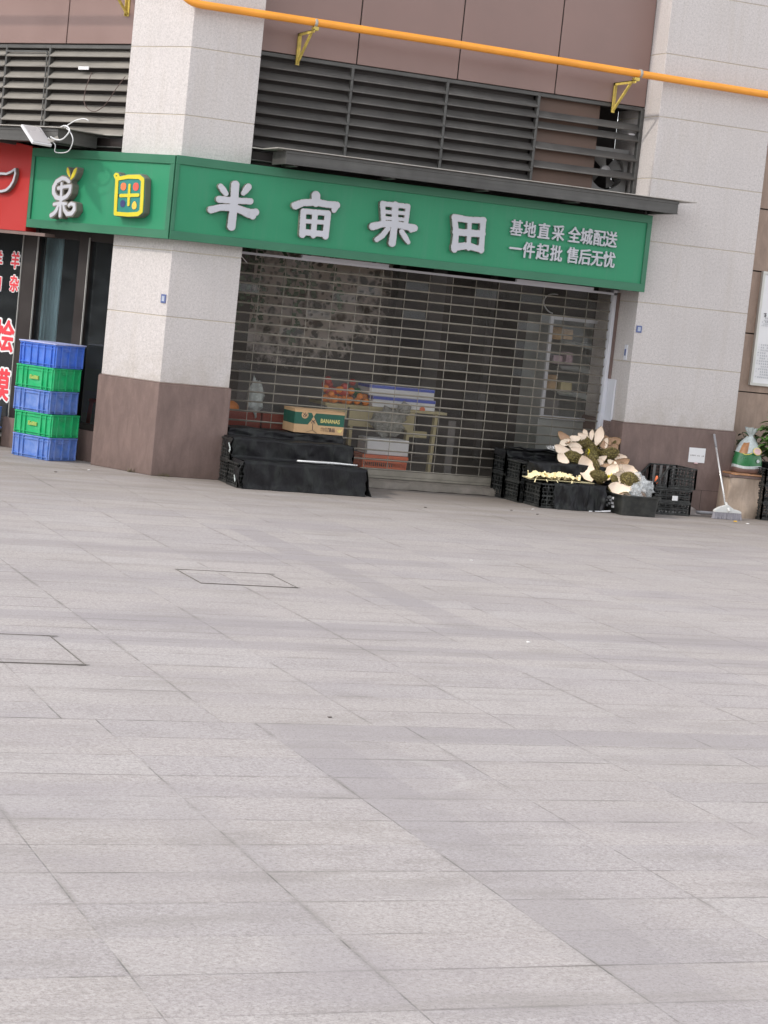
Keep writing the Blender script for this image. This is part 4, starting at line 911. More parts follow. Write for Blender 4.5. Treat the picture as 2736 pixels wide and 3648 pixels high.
# ================================================================ OBJECTS
# ---- solid plastic crates (blue / green), stacked in front of the side window; local: x right, y into the wall
def plastic_crate(F, L, Wd, H, mat, label, print_=False, lid=False):
    root = empty('plastic_crate', F.translation, label, 'crate', 'plastic crates stacked by the side window')
    b = MB(F); t = .006
    # tapered walls, open box
    def ring(x, y, z): return [(-x, -y, z), (x, -y, z), (x, y, z), (-x, y, z)]
    o0 = ring(L/2-.012, Wd/2-.012, 0); o1 = ring(L/2-.006, Wd/2-.006, H); i1 = ring(L/2-.014, Wd/2-.014, H); i0 = ring(L/2-.02, Wd/2-.02, .01)
    b.add(o0+o1+i1+i0, [(0, 3, 2, 1), (12, 13, 14, 15)]+[(k, (k+1) % 4, 4+(k+1) % 4, 4+k) for k in range(4)]+[(4+k, 4+(k+1) % 4, 8+(k+1) % 4, 8+k) for k in range(4)]+[(8+k, 8+(k+1) % 4, 12+(k+1) % 4, 12+k) for k in range(4)])
    b.build('crate_body', mat, root)
    b = MB(F)
    def rim(z0, z1, p):
        b.box(-L/2-p, L/2+p, -Wd/2-p, -Wd/2+.004, z0, z1); b.box(-L/2-p, L/2+p, Wd/2-.004, Wd/2+p, z0, z1)
        b.box(-L/2-p, -L/2+.004, -Wd/2+.004, Wd/2-.004, z0, z1); b.box(L/2-.004, L/2+p, -Wd/2+.004, Wd/2-.004, z0, z1)
    rim(H-.012, H, .005)
    b.build('crate_rim', mat, root, bevel=.002, seg=1)
    b = MB(F)
    b.box(-L/2-.001, L/2+.001, -Wd/2-.002, -Wd/2+.012, H-.036, H-.030); b.box(-L/2-.001, L/2+.001, -Wd/2-.002, -Wd/2+.012, .022, .028)
    b.box(L/2-.012, L/2+.001, -Wd/2+.012, Wd/2-.01, H-.036, H-.030); b.box(L/2-.012, L/2+.001, -Wd/2+.012, Wd/2-.01, .022, .028)
    xs = [-.5, -.34, -.22, .22, .36, .5] if not lid else [-.5, -.40, -.2, .0, .2, .40, .5]
    for u in xs:
        x = u*(L-.02); b.box(x-.004, x+.004, -Wd/2-.005, -Wd/2+.012, .006, H-.012); b.box(x-.004, x+.004, Wd/2-.012, Wd/2+.003, .006, H-.012)
    for u in [-.5, -.3, -.02, .26, .5]:
        y = u*(Wd-.02); b.box(L/2-.012, L/2+.009, y-.004, y+.004, .006, H-.012); b.box(-L/2-.003, -L/2+.012, y-.004, y+.004, .006, H-.012)
    b.build('crate_ribs', mat, root)
    b = MB(F); b.box(L/2-.008, L/2+.004, -.055, .03, H-.052, H-.040); b.build('handle', mat, root, bevel=.002, seg=1)
    if print_:
        b = MB(F); rr = random.Random(2)
        for k in range(9): b.box(-.055+k*.012, -.047+k*.012, -Wd/2-.0045, -Wd/2+.0075, H*.42, H*.42+rr.uniform(.024, .036))
        b.build('faded_print', 'blueprint', root)
    if lid:
        b = MB(F); b.box(-L/2-.012, L/2+.012, -Wd/2-.012, Wd/2+.012, H+.001, H+.013); b.build('lid', 'blue_lid', root, bevel=.004)
    return root
# side facade frame: local x=-s ; long face looks along the facade normal
H_ = .196; cL, cW = .455, .325
spec = [('blue2', 'blue plastic crate at the bottom of the stack by the side window', False, (0, 0, 0)),
        ('greenp', 'lower green plastic crate, second from the ground in the stack', True, (.004, .004, 1)),
        ('blue2', 'worn blue plastic crate between the two green crates', False, (-.014, -.006, -1.2)),
        ('greenp', 'upper green plastic crate directly under the lidded blue crate', True, (-.008, 0, .6)),
        ('blue', 'topmost blue plastic crate closed with a pale lid', False, (.012, .004, -1))]
for i, (m_, lb_, pr, (dx, dy, ro)) in enumerate(spec):
    Fc = FB @ Matrix.Translation((-1.165+dx-.006*i, -.148+dy, .002+i*(H_+.002))) @ Matrix.Rotation(rad(ro), 4, 'Z')
    plastic_crate(Fc, cL, cW, H_-.001, m_, lb_, pr, lid=(i == 4))
b = MB(FB)
b.add([(x, y, z) for z, k in ((.118, .9), (.36, 1)) for x, y in ((-2.12-.08*k, .02-.08*k), (-2.12+.1*k, .02-.08*k), (-2.12+.1*k, .02+.08*k), (-2.12-.08*k, .02+.08*k))], [(0, 3, 2, 1), (0, 1, 5, 4), (1, 2, 6, 5), (2, 3, 7, 6), (3, 0, 4, 7), (4, 5, 6, 7)])
b.box(-2.21, -2.01, -.068, .108, .165, .18)
o = b.build('blue_bin', 'blue2', None, bevel=.006); tag(o, 'small blue bin standing on the door step behind the crate stack', 'bin'); rest(o, FB @ Vector((-2.12, .02, .118)))
st = empty('plastic_stool', FB @ Vector((-1.0, .5, .1)), 'red plastic stool standing inside behind the side window', 'stool')
b = MB(FB); b.box(-1.22, -.98, .38, .62, .50, .53); b.build('seat', 'stool', st, bevel=.008)
for dx in (-.1, .1):
    for dy in (-.1, .1): b = MB(FB); b.bar((-1.10+dx, .5+dy, .50), (-1.10+dx*1.25, .5+dy*1.25, .10), .035, .035); b.build('leg', 'stool', st)

# ---- black mesh crates
def net_crate(F, L, Wd, H, label, group, mat='blackplastic', slant=False):
    root = empty('mesh_crate', F.translation, label, 'crate', group)
    b = MB(F); t = .010; hl = H
    zl = .045 if slant else H
    def side(p0, p1, z0a, z1a, z0b=None):
        p0, p1 = Vector(p0), Vector(p1)
        d = p1-p0; n_ = max(3, int(d.length/.055))
        for z0, z1 in ((.0, .014), ):
            b.bar(p0+Vector((0, 0, .010)), p1+Vector((0, 0, .010)), .010, .020)
        b.bar(p0+Vector((0, 0, z0a-.006)), p1+Vector((0, 0, z1a-.006)), .016, .012)
        for k in range(n_+1):
            q = p0+d*k/n_; z = z0a+(z1a-z0a)*k/n_; b.bar(q+Vector((0, 0, .008)), q+Vector((0, 0, z-.006)), .0075 if k not in (0, n_) else .014, .0075 if k not in (0, n_) else .014)
        m = 6
        for k in range(1, m):
            z = H*k/m
            if z < min(z0a, z1a)-.01: b.bar(p0+Vector((0, 0, z)), p1+Vector((0, 0, z)), .005, .0055 if k != 3 else .014)
        for k in range(n_*2):
            a = p0+d*(k/(n_*2)); c = p0+d*((k+1)/(n_*2)); zm = z0a+(z1a-z0a)*k/(n_*2)
            b.bar(a+Vector((0, 0, .02)), c+Vector((0, 0, max(.03, zm*.5))), .0035, .0035); b.bar(c+Vector((0, 0, max(.03, zm*.5))), a+Vector((0, 0, max(.035, zm-.012))), .0035, .0035)
    x, y = L/2, Wd/2
    if slant:
        c = -x+.13
        side((-x, -y, 0), (c, -y, 0), .05, H); side((c, -y, 0), (x, -y, 0), H, H); side((x, -y, 0), (x, y, 0), H, H); side((c, y, 0), (x, y, 0), H, H); side((-x, y, 0), (c, y, 0), .05, H); side((-x, -y, 0), (-x, y, 0), .05, .05)
        g_ = MB(F)
        for k in range(4):
            xx = c+.03+k*.068; g_.box(xx, xx+.024, y-.016, y-.007, .01, H-.012)
        g_.build('back_ribs', 'int_strip', root)
    else:
        side((-x, -y, 0), (x, -y, 0), H, H); side((x, -y, 0), (x, y, 0), H, H); side((-x, y, 0), (x, y, 0), H, H); side((-x, -y, 0), (-x, y, 0), H, H)
    b.box(-x, x, -y, y, 0, .006)
    b.build('crate_mesh', mat, root)
    b = MB(F); b.box(-x+.012, x-.012, -y+.012, y-.012, .007, max(.03, (H if not slant else .06)-.03)) if False else None
    return root
T_ = Matrix.Translation
gL, gR, gC, gP = 'black mesh crates under the left display', 'black mesh crates under the right display', 'black mesh crates by the right pillar', 'black mesh crates at the right edge'
# left display (x .53-1.69)
net_crate(T_((.845, -.455, .002)), .56, .29, .20, 'black mesh crate under the front step of the left display', gL)
net_crate(T_((.865, -.150, .002)), .56, .28, .185, 'lower black mesh crate under the middle step of the left display', gL)
net_crate(T_((.865, -.150, .19)), .56, .28, .185, 'upper black mesh crate under the middle step of the left display', gL)
# right display
net_crate(T_((3.58, -.385, .002)), .44, .33, .215, 'black mesh crate under the front step of the right display', gR)
net_crate(T_((3.56, -.060, .002)), .50, .29, .180, 'lower black mesh crate under the middle step of the right display', gR)
net_crate(T_((3.56, -.060, .184)), .50, .29, .180, 'upper black mesh crate under the middle step of the right display', gR)
net_crate(T_((3.54, .215, .002)), .50, .24, .22, 'lower black mesh crate under the top step of the right display', gR)
net_crate(T_((3.54, .215, .224)), .50, .24, .21, 'upper black mesh crate under the top step of the right display', gR)
# crates by the right pillar
c1 = net_crate(T_((4.75, -.235, .002)), .385, .33, .112, 'lowest black mesh crate by the right pillar, holding white pots', gC)
c2 = net_crate(T_((4.75, -.235, .116)), .385, .33, .118, 'middle black mesh crate with a white label by the right pillar', gC)
b = MB(); b.box(4.745, 4.80, -.4135, -.4095, .135, .178); b.build('paper_label', 'notice', c2)
c3 = net_crate(T_((4.765, -.215, .238)) @ Matrix.Rotation(rad(0), 4, 'Y'), .41, .36, .195, 'open topmost black crate with one low sloping side by the right pillar', gC, slant=True)
b = MB()
rr = random.Random(4)
for k in range(9): b.ball((4.60+k*.037, -.375+rr.uniform(-.006, .006), .032), .014, sq=(1, 1, .9))
o = b.build('white_pots', 'notice'); tag(o, 'row of small white pots inside the lowest mesh crate by the right pillar', 'pots'); rest(o, (4.75, -.375, .018))
b = MB(); b.ball((4.625, -.30, .30), .03, sq=(.5, .7, 1.4)); o = b.build('orange_rind', 'fr_or'); tag(o, 'orange rind piece leaning inside the open topmost black crate', 'fruit peel'); rest(o, (4.625, -.30, .26))
# right edge crates
for k in range(3):
    net_crate(T_((6.02, -.11, .002+k*.162)), .50, .36, .158, ['bottom black mesh crate at the right edge of the picture', 'middle black mesh crate at the right edge with a red mark', 'top black mesh crate at the right edge beside the soil bag'][k], gP)
for p_, l_ in (((6.02, -.11, .49), ''), ): pass

# ---- stepped displays with black film
def cloth_steps(name, x0, x1, steps, label, seed, xl=None, tails=True, loc=None, folds=1.0):
    """steps: list of (y_front, z_top); last item's back edge at yb"""
    rr = random.Random(seed); nx = 90
    prof = []
    yb = steps[-1][2]
    # profile polyline from ground front up and back
    pz = 0.006
    for i, s_ in enumerate(steps):
        yf, z = s_[0], s_[1]
        n = 9
        for k in range(n): prof.append((yf, pz+(z-pz)*k/(n-1), 'v', i, k/(n-1)))
        yn = steps[i+1][0] if i+1 < len(steps) else yb
        for k in range(1, 5): prof.append((yf+(yn-yf)*k/5, z, 'h', i, k/5))
        pz = z
    prof.append((yb, steps[-1][1], 'h', len(steps)-1, 1)); prof.append((yb+.003, .01, 'v', 9, 0))
    ph = [[rr.uniform(0, 6.28) for _ in range(5)] for _ in range(4)]
    rows = []
    for (y, z, t, i, u) in prof:
        row = []
        sx0 = x0[min(i, len(x0)-1)]; sx1 = x1[min(i, len(x1)-1)]
        for j in range(nx+1):
            v = j/nx; x = sx0+(sx1-sx0)*v
            p_ = ph[min(i, 3)]
            sag = .004*math.sin(9*v+p_[0])+.003*math.sin(23*v+p_[1])
            yy, zz = y, z
            if t == 'v' and i < 9:
                fold = (.012*math.sin(9*v+p_[2]+u*2.2)**3+.008*max(0, math.sin(21*v+p_[3]-u*2.5))**5+.0025*math.sin(47*v+p_[4]))*folds
                yy = y-(.006+(1-u)*.010 if i == 0 else .004)-abs(fold)*(1-.6*u); zz = z+(sag if u > .8 else 0)
                if i == 0 and u == 0: yy -= .012*abs(math.sin(13*v+p_[1])); zz = .004
            elif t == 'h': zz = z+sag-.003
            x += .004*math.sin(8*z*9+v*3)*(1 if 0 < j < nx else 2.)
            row.append((x, yy, zz))
        rows.append(row)
    b = MB(); b.grid(rows)
    back = [[(x, y+.006, z-.006) for (x, y, z) in r_] for r_ in rows]
    return rows, b
def finish_cloth(b, name, label, loc, mat='cloth', cat='black cloth'):
    o = b.build(name, mat, fix=False); tag(o, label, cat); return rest(o, loc)
rows, b = cloth_steps('black_cloth', [.60, .585, .64], [1.685, 1.665, 1.672], [(-.612, .232), (-.305, .393), (-.004, .452, .35)], '', 3)
# flap hanging over the left end
def flap(b, pts, n=10, amp=.006, sx=-1, seed=1):
    rr = random.Random(seed); P = []
    for (a, c) in pts:
        a, c = Vector(a), Vector(c); P.append([tuple(a.lerp(c, k/n)+Vector((sx*amp*abs(math.sin(k*1.3+a.z*40)), amp*.6*math.sin(k*.9+seed), 0))) for k in range(n+1)])
    b.grid(P)
flap(b, [((.60, -.625, .225), (.60, -.30, .232)), ((.560, -.640, .16), (.575, -.36, .17)), ((.555, -.655, .08), (.570, -.46, .10)), ((.575, -.665, .004), (.585, -.56, .03))], seed=2)
flap(b, [((.585, -.312, .388), (.60, -.01, .39)), ((.560, -.325, .33), (.575, -.10, .34)), ((.566, -.33, .27), (.575, -.22, .28)), ((.59, -.325, .235), (.595, -.28, .24))], seed=5)
flap(b, [((1.685, -.625, .228), (1.685, -.31, .232)), ((1.70, -.64, .15), (1.705, -.31, .15)), ((1.705, -.655, .07), (1.705, -.31, .08)), ((1.73, -.675, .004), (1.705, -.31, .004))], sx=1, seed=7)
flap(b, [((1.665, -.312, .390), (1.668, .0, .392)), ((1.675, -.315, .31), (1.675, 0, .32)), ((1.675, -.31, .235), (1.675, 0, .20))], sx=1, seed=8)
finish_cloth(b, 'black_cloth', 'glossy black film draped over the three-step display left of the shutter', (1.15, -.3, 0))
b = MB(); b.bar((.553, -.30, .345), (.552, -.36, .30), .004, .012); b.bar((.552, -.36, .30), (.553, -.335, .275), .004, .022); b.bar((.553, -.53, .10), (.552, -.57, .05), .004, .016)
o = b.build('torn_tape', 'bag_white'); tag(o, 'white torn tape on the left end of the black film display', 'tape'); rest(o, (.55, -.4, .05))

rows, b = cloth_steps('black_cloth', [3.475, 3.36, 3.29], [3.985, 4.24, 4.24], [(-.555, .232), (-.215, .378), (.095, .445, .33)], '', 12, folds=1.9)
flap(b, [((3.29, .085, .44), (3.29, .33, .445)), ((3.275, .08, .40), (3.28, .33, .41)), ((3.282, .085, .37), (3.28, .33, .385))], seed=3)
flap(b, [((3.36, -.22, .374), (3.33, .09, .378)), ((3.35, -.23, .345), (3.325, .09, .36)), ((3.355, -.23, .33), (3.325, .09, .35))], seed=4)
finish_cloth(b, 'black_cloth', 'matt black cloth draped over the stepped crates under the durian husks', (3.85, -.3, 0))
b = MB(); b.grid([[(3.30+.09*i, .08-.02*math.sin(i*.9), .452+.014*math.sin(i*1.7)) for i in range(6)], [(3.30+.09*i, .0+.02*math.sin(i), .470+.016*math.sin(i*2.1)) for i in range(6)], [(3.31+.09*i, .30, .458) for i in range(6)]])
o = b.build('black_sheet', 'cloth', fix=False); tag(o, 'crumpled black sheet lying on the top step of the right display', 'sheet'); rest(o, (3.5, .2, .45))
b = MB(); b.bar((3.82, -.600, .005), (3.95, -.602, .012), .004, .007); b.bar((3.95, -.602, .012), (4.03, -.604, .020), .004, .012); o = b.build('white_strip', 'foam'); tag(o, 'white strip poking out below the matt black cloth', 'strip'); rest(o, (3.95, -.58, 0))
# glossy film roll on the left display
b = MB(); b.tube([(1.10, -.50, .252), (1.30, -.485, .250), (1.45, -.49, .252), (1.64, -.50, .250)], [.008, .012, .011, .006], 8); b.tube([(1.18, -.47, .250), (1.60, -.46, .249)], .008, 8)
o = b.build('film_roll', 'handle'); tag(o, 'shiny clear film roll lying on the lower step of the left display', 'film roll'); rest(o, (1.37, -.48, .24))

# ---- banana box
bb = empty('banana_box', (1.46, .12, .455), 'green and brown cardboard banana box on the top step of the left display', 'box')
BX0, BX1, BY0, BY1, BZ0, BZ1 = 1.235, 1.690, .045, .345, .455, .652
b = MB(); b.box(BX0, BX1, BY0, BY1, BZ0, BZ0+.072, 0); b.box(BX0, BX1, BY0, BY1, BZ0+.0722, BZ1-.022, 1); b.box(BX0, BX1, BY0, BY1, BZ1-.0218, BZ1, 0)
b.build('carton', ['card', 'box_green'], bb)
b = MB(); b.box(BX0-.004, BX1+.004, BY0-.004, BY0+.05, BZ1+.0005, BZ1+.004); b.box(BX0-.004, BX0+.17, BY0+.05, BY1, BZ1+.0005, BZ1+.004); b.box(BX0+.18, BX1+.004, BY0+.052, BY1, BZ1+.0005, BZ1+.003); b.build('lid_flap', 'card', bb)
FBx = at(ID, 0, BY0-.001, 0)
def flat(name, loops, y, mat, parent=bb): return curve_mesh(name, loops, .001, at(ID, 0, y, 0), [mat], parent)
flat('diamond_print', [[(1.405, .600), (1.357, .525), (1.405, .475), (1.452, .525)]], BY0-.0015, 'card')
flat('diamond_print', [[(1.405, .598), (1.385, .632), (1.425, .632)]], BY0-.0015, 'card')
flat('round_print', disc_loops(1.325, .608, .031), BY0-.0015, 'card')
flat('palm_print', strokes_loops([[(1.405, .485, .003), (1.402, .53, .003), (1.407, .56, .003)], [(1.407, .56, .003), (1.385, .572, .003), (1.378, .555, .002)], [(1.407, .56, .003), (1.425, .575, .003), (1.433, .556, .002)], [(1.407, .56, .003), (1.392, .552, .003), (1.388, .538, .002)], [(1.407, .56, .003), (1.418, .55, .003), (1.421, .537, .002)]], cell=.002), BY0-.0027, 'ink')
flat('emblem_print', strokes_loops([[(1.310, .625, .003), (1.318, .612, .003), (1.310, .600, .003), (1.316, .592, .003)], [(1.327, .628, .003), (1.323, .612, .003), (1.332, .602, .003), (1.324, .590, .003)], [(1.343, .620, .003), (1.336, .608, .003), (1.344, .597, .003)]], cell=.002), BY0-.0027, 'ink')
flat('triangle_print', strokes_loops([[(1.345, .462, .0016), (1.405, .482, .0016), (1.447, .459, .0016)]], cell=.0015), BY0-.0027, 'ink')
glyph('box_word', 'BANANAS', .050, .001, at(ID, 1.560, BY0-.0015, .567), 'box_text', bb, grow=.0006, wid=.78, cells=200)
text_mesh('box_word', '老爸精品', .036, .001, at(ID, 1.545, BY0-.0015, .492), 'ink', bb, bold=.001, wid=.95)
flat('banana_print', strokes_loops([[(1.637, .500, .003), (1.645, .485, .006), (1.660, .482, .005), (1.675, .497, .002)], [(1.650, .505, .002), (1.658, .49, .005), (1.676, .506, .002)]], cell=.002), BY0-.0015, 'box_text')

# ---- durian husks
def husk_mesh(kind, seed):
    rr = random.Random(seed); L, Wd, D = 1., {'n': .42, 'i': .60, 'p': .58, 'b': .56, 'o': .66}[kind], {'n': .16, 'i': .22, 'p': .26, 'b': .2, 'o': .30}[kind]
    nu, nv = 14, 8; skew = rr.uniform(-.12, .12); bend = rr.uniform(.10, .24)
    def P(u, v, k):
        w_ = Wd/2*(max(0, 1-abs(u)**2.0))**.95*(1+.16*math.sin(3.1*u+seed)+.05*math.sin(13*u+seed*3)); z0 = -bend*u*u*-1.0
        return Vector((u*L/2, w_*v+skew*(1-u*u)*.3, z0*1.0 - D*k*(max(0, 1-u*u))**.6*(1-abs(v)**2.4)))
    def surf(k, nz):
        rows = []
        for i in range(nu+1):
            u = -1+2*i/nu; rows.append([P(u, -1+2*j/nv, k)+Vector((0, 0, nz*rr.uniform(-.012, .012) if 0 < j < nv else 0)) for j in range(nv+1)])
        return rows
    inn = MB(); inn.grid(surf(.42, 1), flip=False)
    out = MB(); out.grid(surf(1., .3), flip=True)
    # thorns
    for i in range(26 if kind in 'no' or True else 0):
        for j in range(9):
            u = -.92+1.84*(i+.5*(j % 2)+rr.uniform(-.15, .15))/26; v = -.94+1.88*j/8+rr.uniform(-.06, .06)
            if abs(v) > .99 or abs(u) > .95: continue
            p = P(u, v, 1.); e_ = .02; n_ = (P(u+e_, v, 1)-P(u-e_, v, 1)).cross(P(u, v+e_, 1)-P(u, v-e_, 1)).normalized()
            if n_.z > 0: n_ = -n_
            t1 = n_.orthogonal().normalized(); t2 = n_.cross(t1); r_ = .030; h_ = .050
            out.add([p+t1*r_, p+(t1*-.5+t2*.87)*r_, p+(t1*-.5-t2*.87)*r_, p+n_*h_], [(0, 1, 3), (1, 2, 3), (2, 0, 3)])
    return inn, out
HN = {'i': 'i', 'n': 'n', 'p': 'p', 'b': 'b', 'o': 'o'}
protos = {}
HL = ['shaded pinkish-brown durian husk at the far left top of the pile', 'pale durian husk lying flat, upper left row of the pile', 'small pale husk tip peeking out above the dark green husk', 'small pale pointed husk standing second from the guide rail',
 'tall pale pointed husk standing against the white guide rail', 'rounded pale husk above the dark green spiny husk', 'dark green spiny husk near the top middle of the pile', 'narrow pale husk left of the dark green spiny husk', 'pale oval husk at the left edge above the black cloth',
 'large spiny husk with pale rim in the centre of the pile', 'olive spiny husk pointing down in the centre of the pile', 'pale broken husk just left of the upper yellow tag', 'small pale husk at the lower left edge on the middle step', 'brown spiny husk lying under the upper yellow tag',
 'brown husk leaning on the right pillar edge at the top right', 'olive spiny husk right of centre below the leaning brown husk', 'upright brown husk at the right side of the pile', 'bright white husk sticking out on the right side', 'small pale wedge husk between two spiny husks',
 'largest pale half husk hanging down over the matt black cloth', 'spiny husk lying behind the largest pale half husk', 'small pale crescent husk beside the lower spiny husk', 'orange-brown dried husk strip above the lower yellow tag', 'curved pale half husk standing left of the tub heap',
 'brown husk at the lower right below the bright white one', 'small pale husk under the olive spiny husk on the right', 'small pale husk between two big half husks above the tub', 'wide pale half husk on the right slope above the plastic film', 'round pale husk directly above the tub heap',
 'olive spiny husk lying in the tub heap under the round pale one', 'dome-shaped pale husk at the left front of the black tub', 'tan husk piece at the front of the black tub by the film', 'thin pale wedge husk between spiny husk and film in the tub', 'small spiny husk at the left rear corner of the black tub', 'small brown husk just right of the tall pale pointed one',
 'small spiny husk at the upper right end of the pile', 'brown spiny husk lying on the cloth near the lower yellow tag']
Rt = Vector((math.cos(.387), -math.sin(.387), 0)); Up = Vector((0, 0, 1)); Fw = Vector((math.sin(.387), math.cos(.387), 0))
# the photograph is tilted by 5.9 degrees, so directions read off it are turned back by that
def add_husk(x, y, z, size, ang, kind, label, rr, extra=None):
    var = (kind, rr.randrange(3))
    if var not in protos:
        inn, out = husk_mesh(kind, hash(var[1])*7+ord(kind))
        protos[var] = (inn, out)
        inn_o = inn.build('pale_flesh', 'husk_brown' if kind == 'b' else 'husk_in', fix=False); out_o = out.build('spiny_skin', 'husk_skin', fix=False)
        protos[var] = (inn_o.data, out_o.data); bpy.data.objects.remove(inn_o); bpy.data.objects.remove(out_o)
    r = empty('durian_husk', (x, y, z), label, 'durian husk', 'durian husks heaped beside the shutter')
    a = rad(-ang-5.9+180*(rr.random() < .5))
    ax = Rt*math.cos(a)+Up*math.sin(a); nrm_ = (-Fw*.9+Up*.35+Vector((rr.uniform(-.25, .1), 0, rr.uniform(-.2, .2)))).normalized()
    if kind in 'o': nrm_ = (-nrm_+Vector((rr.uniform(-.2, .2), 0, 0))).normalized()
    if kind == 'p': nrm_ = (Rt*.55+Up*.75+Fw*.25).normalized()
    if extra: ax, nrm_ = extra
    ax = (ax-nrm_*ax.dot(nrm_)).normalized(); ay = nrm_.cross(ax)
    r.rotation_euler = Matrix((ax, ay, nrm_)).transposed().to_euler(); r.scale = (size, size, size)
    for nm, dt in zip(('pale_flesh', 'spiny_skin'), protos[var]):
        o = bpy.data.objects.new(nm, dt); col.objects.link(o); o.parent = r
    return r
rr = random.Random(21)
for (x, y, z, L_, a, k), lb_ in zip(HUSKS, HL): add_husk(x, y, z, L_*1.32+.012, a, k, lb_, rr)
# husks filling the inside of the heap
fill = [(3.86, .10, .50), (3.96, .14, .53), (4.08, .16, .56), (4.20, .16, .55), (4.28, .14, .52), (3.95, .02, .44), (4.12, .05, .46), (4.25, .04, .46), (4.0, -.08, .40), (4.14, -.08, .40), (4.30, -.05, .42), (4.32, -.14, .38), (4.10, -.22, .31), (4.22, -.22, .32), (4.33, -.24, .32), (4.05, -.30, .27), (4.2, -.42, .22), (4.33, -.42, .21), (4.40, -.46, .17), (4.18, -.55, .16), (4.35, -.56, .14), (4.25, -.30, .28), (3.88, .0, .40), (3.84, -.06, .40), (4.16, .1, .58), (4.34, .03, .50)]
more = [(3.90, .03, .46, 'i', 20), (4.00, -.03, .41, 'i', -30), (4.20, -.05, .41, 'i', 40), (4.30, .0, .47, 'i', 70), (4.16, -.20, .36, 'b', 10), (4.28, -.22, .37, 'i', -20), (4.33, -.28, .33, 'i', 30), (4.10, -.16, .39, 'i', 100), (4.24, .06, .57, 'i', 110), (3.84, .04, .55, 'i', 150), (4.18, -.36, .28, 'i', 60), (4.36, -.40, .28, 'i', 20)]
ML = ['pale husk tucked under the left brown spiny husk', 'pale husk between the upper tag and the cloth', 'pale husk below the centre spiny husk', 'pale husk beside the upright brown husk', 'brown husk piece under the small pale crescent', 'pale husk right of the orange-brown strip', 'pale husk at the right foot of the heap', 'small upright pale husk right of the big half husk', 'pale husk below the tall pointed pale one', 'pale husk behind the left top of the heap', 'pale husk just above the rear rim of the tub', 'pale husk above the right end of the tub']
for (x_, y_, z_, k_, a_), l_ in zip(more, ML): add_husk(x_, y_, z_, .125, a_, k_, l_, rr)
for p_ in fill[:20]:
    v1 = Vector((rr.uniform(-1, 1), rr.uniform(-1, 1), rr.uniform(-.5, .5))).normalized(); v2 = Vector((rr.uniform(-.6, .6), rr.uniform(-1, .2), rr.uniform(-.7, .7))).normalized()
    add_husk(*p_, rr.uniform(.12, .16), 0, rr.choice('obbo'), 'durian husk half buried inside the heap', rr, extra=(v1, v2))
for p_, r_, lb_ in (((4.02, -.10, .475), -15, 'upper yellow tag stuck on the durian husk heap'), ((4.105, -.345, .30), 50, 'lower yellow tag lying on the black cloth among husks')):
    b = MB(T_(p_) @ Matrix.Rotation(rad(r_), 4, 'Y')); b.box(-.014, .014, -.004, .0, -.034, .018); b.tube([(0, -.002, .018), (.004, -.004, .034), (-.006, -.003, .046)], .005, 6)
    o = b.build('yellow_tag', 'yellow_tag', bevel=.002); tag(o, lb_, 'tag'); rest(o, p_)
# pale leaf scraps on top step
b = MB(); rr = random.Random(8)
for k in range(26):
    p = Vector((3.68+.13*rr.random(), .02+.08*rr.random(), .475+.03*rr.random())); q = Matrix.Translation(p) @ Euler((rr.uniform(-1, 1), rr.uniform(-1, 1), rr.uniform(0, 3))).to_matrix().to_4x4(); b.obox(q, .035, .014, .003)
o = b.build('dry_scraps', 'dry_scraps' if 'dry_scraps' in M else 'litter'); tag(o, 'greyish dry scraps lying beside the left end of the husk heap', 'scraps'); rest(o, (3.75, .06, .46))

# yellow pith scraps on a flat board
ps = empty('pith_tray', (3.54, -.38, .24), 'flat cardboard tray heaped with pale yellow fruit pith on the right display', 'tray')
b = MB(); b.add([(3.27, -.47, .238), (3.80, -.50, .240), (3.90, -.49, .240), (3.72, -.27, .242), (3.30, -.26, .242), (3.27, -.47, .244), (3.80, -.50, .246), (3.90, -.49, .246), (3.72, -.27, .248), (3.30, -.26, .248)], [(4, 3, 2, 1, 0), (5, 6, 7, 8, 9), (0, 1, 6, 5), (1, 2, 7, 6), (2, 3, 8, 7), (3, 4, 9, 8), (4, 0, 5, 9)])
b.build('card_sheet', 'card_in', ps)
b = MB(); rr = random.Random(9)
rows = []
for j in range(9):
    row = []
    for i in range(61):
        u = i/60; v = j/8; x = 3.275+.50*u+.02*v; y = -.485+.17*v
        env = min(1, 9*u)*min(1, 8*(1-u))*math.sin(math.pi*min(1, .12+.88*v))**.6
        hgt = (.030+.012*math.sin(u*11+1)+.016*math.sin(u*27+v*3)**2+.014*abs(math.sin(u*61+v*5)))*env+rr.uniform(-.004, .007)*env
        row.append((x+rr.uniform(-.003, .003), y-(.012*abs(math.sin(u*23)) if j == 0 else 0), .2485+hgt))
    rows.append(row)
b.grid(rows, smooth=False)
for k in range(70):
    u = rr.random(); x = 3.29+.48*u
    p = Vector((x, rr.uniform(-.48, -.34), .262+.030*rr.random())); q = Matrix.Translation(p) @ Euler((rr.uniform(-1.2, 1.2), rr.uniform(-1.2, 1.2), rr.uniform(0, 3.1))).to_matrix().to_4x4()
    b.obox(q, rr.uniform(.03, .06), rr.uniform(.016, .03), rr.uniform(.004, .008))
for k in range(5):
    x = 3.30+.4*rr.random(); b.bar((x, -.495, .25), (x+rr.uniform(-.02, .02), -.505, .25-rr.uniform(.01, .035)), .008, .006)
b.build('fruit_pith', 'scrap', ps)

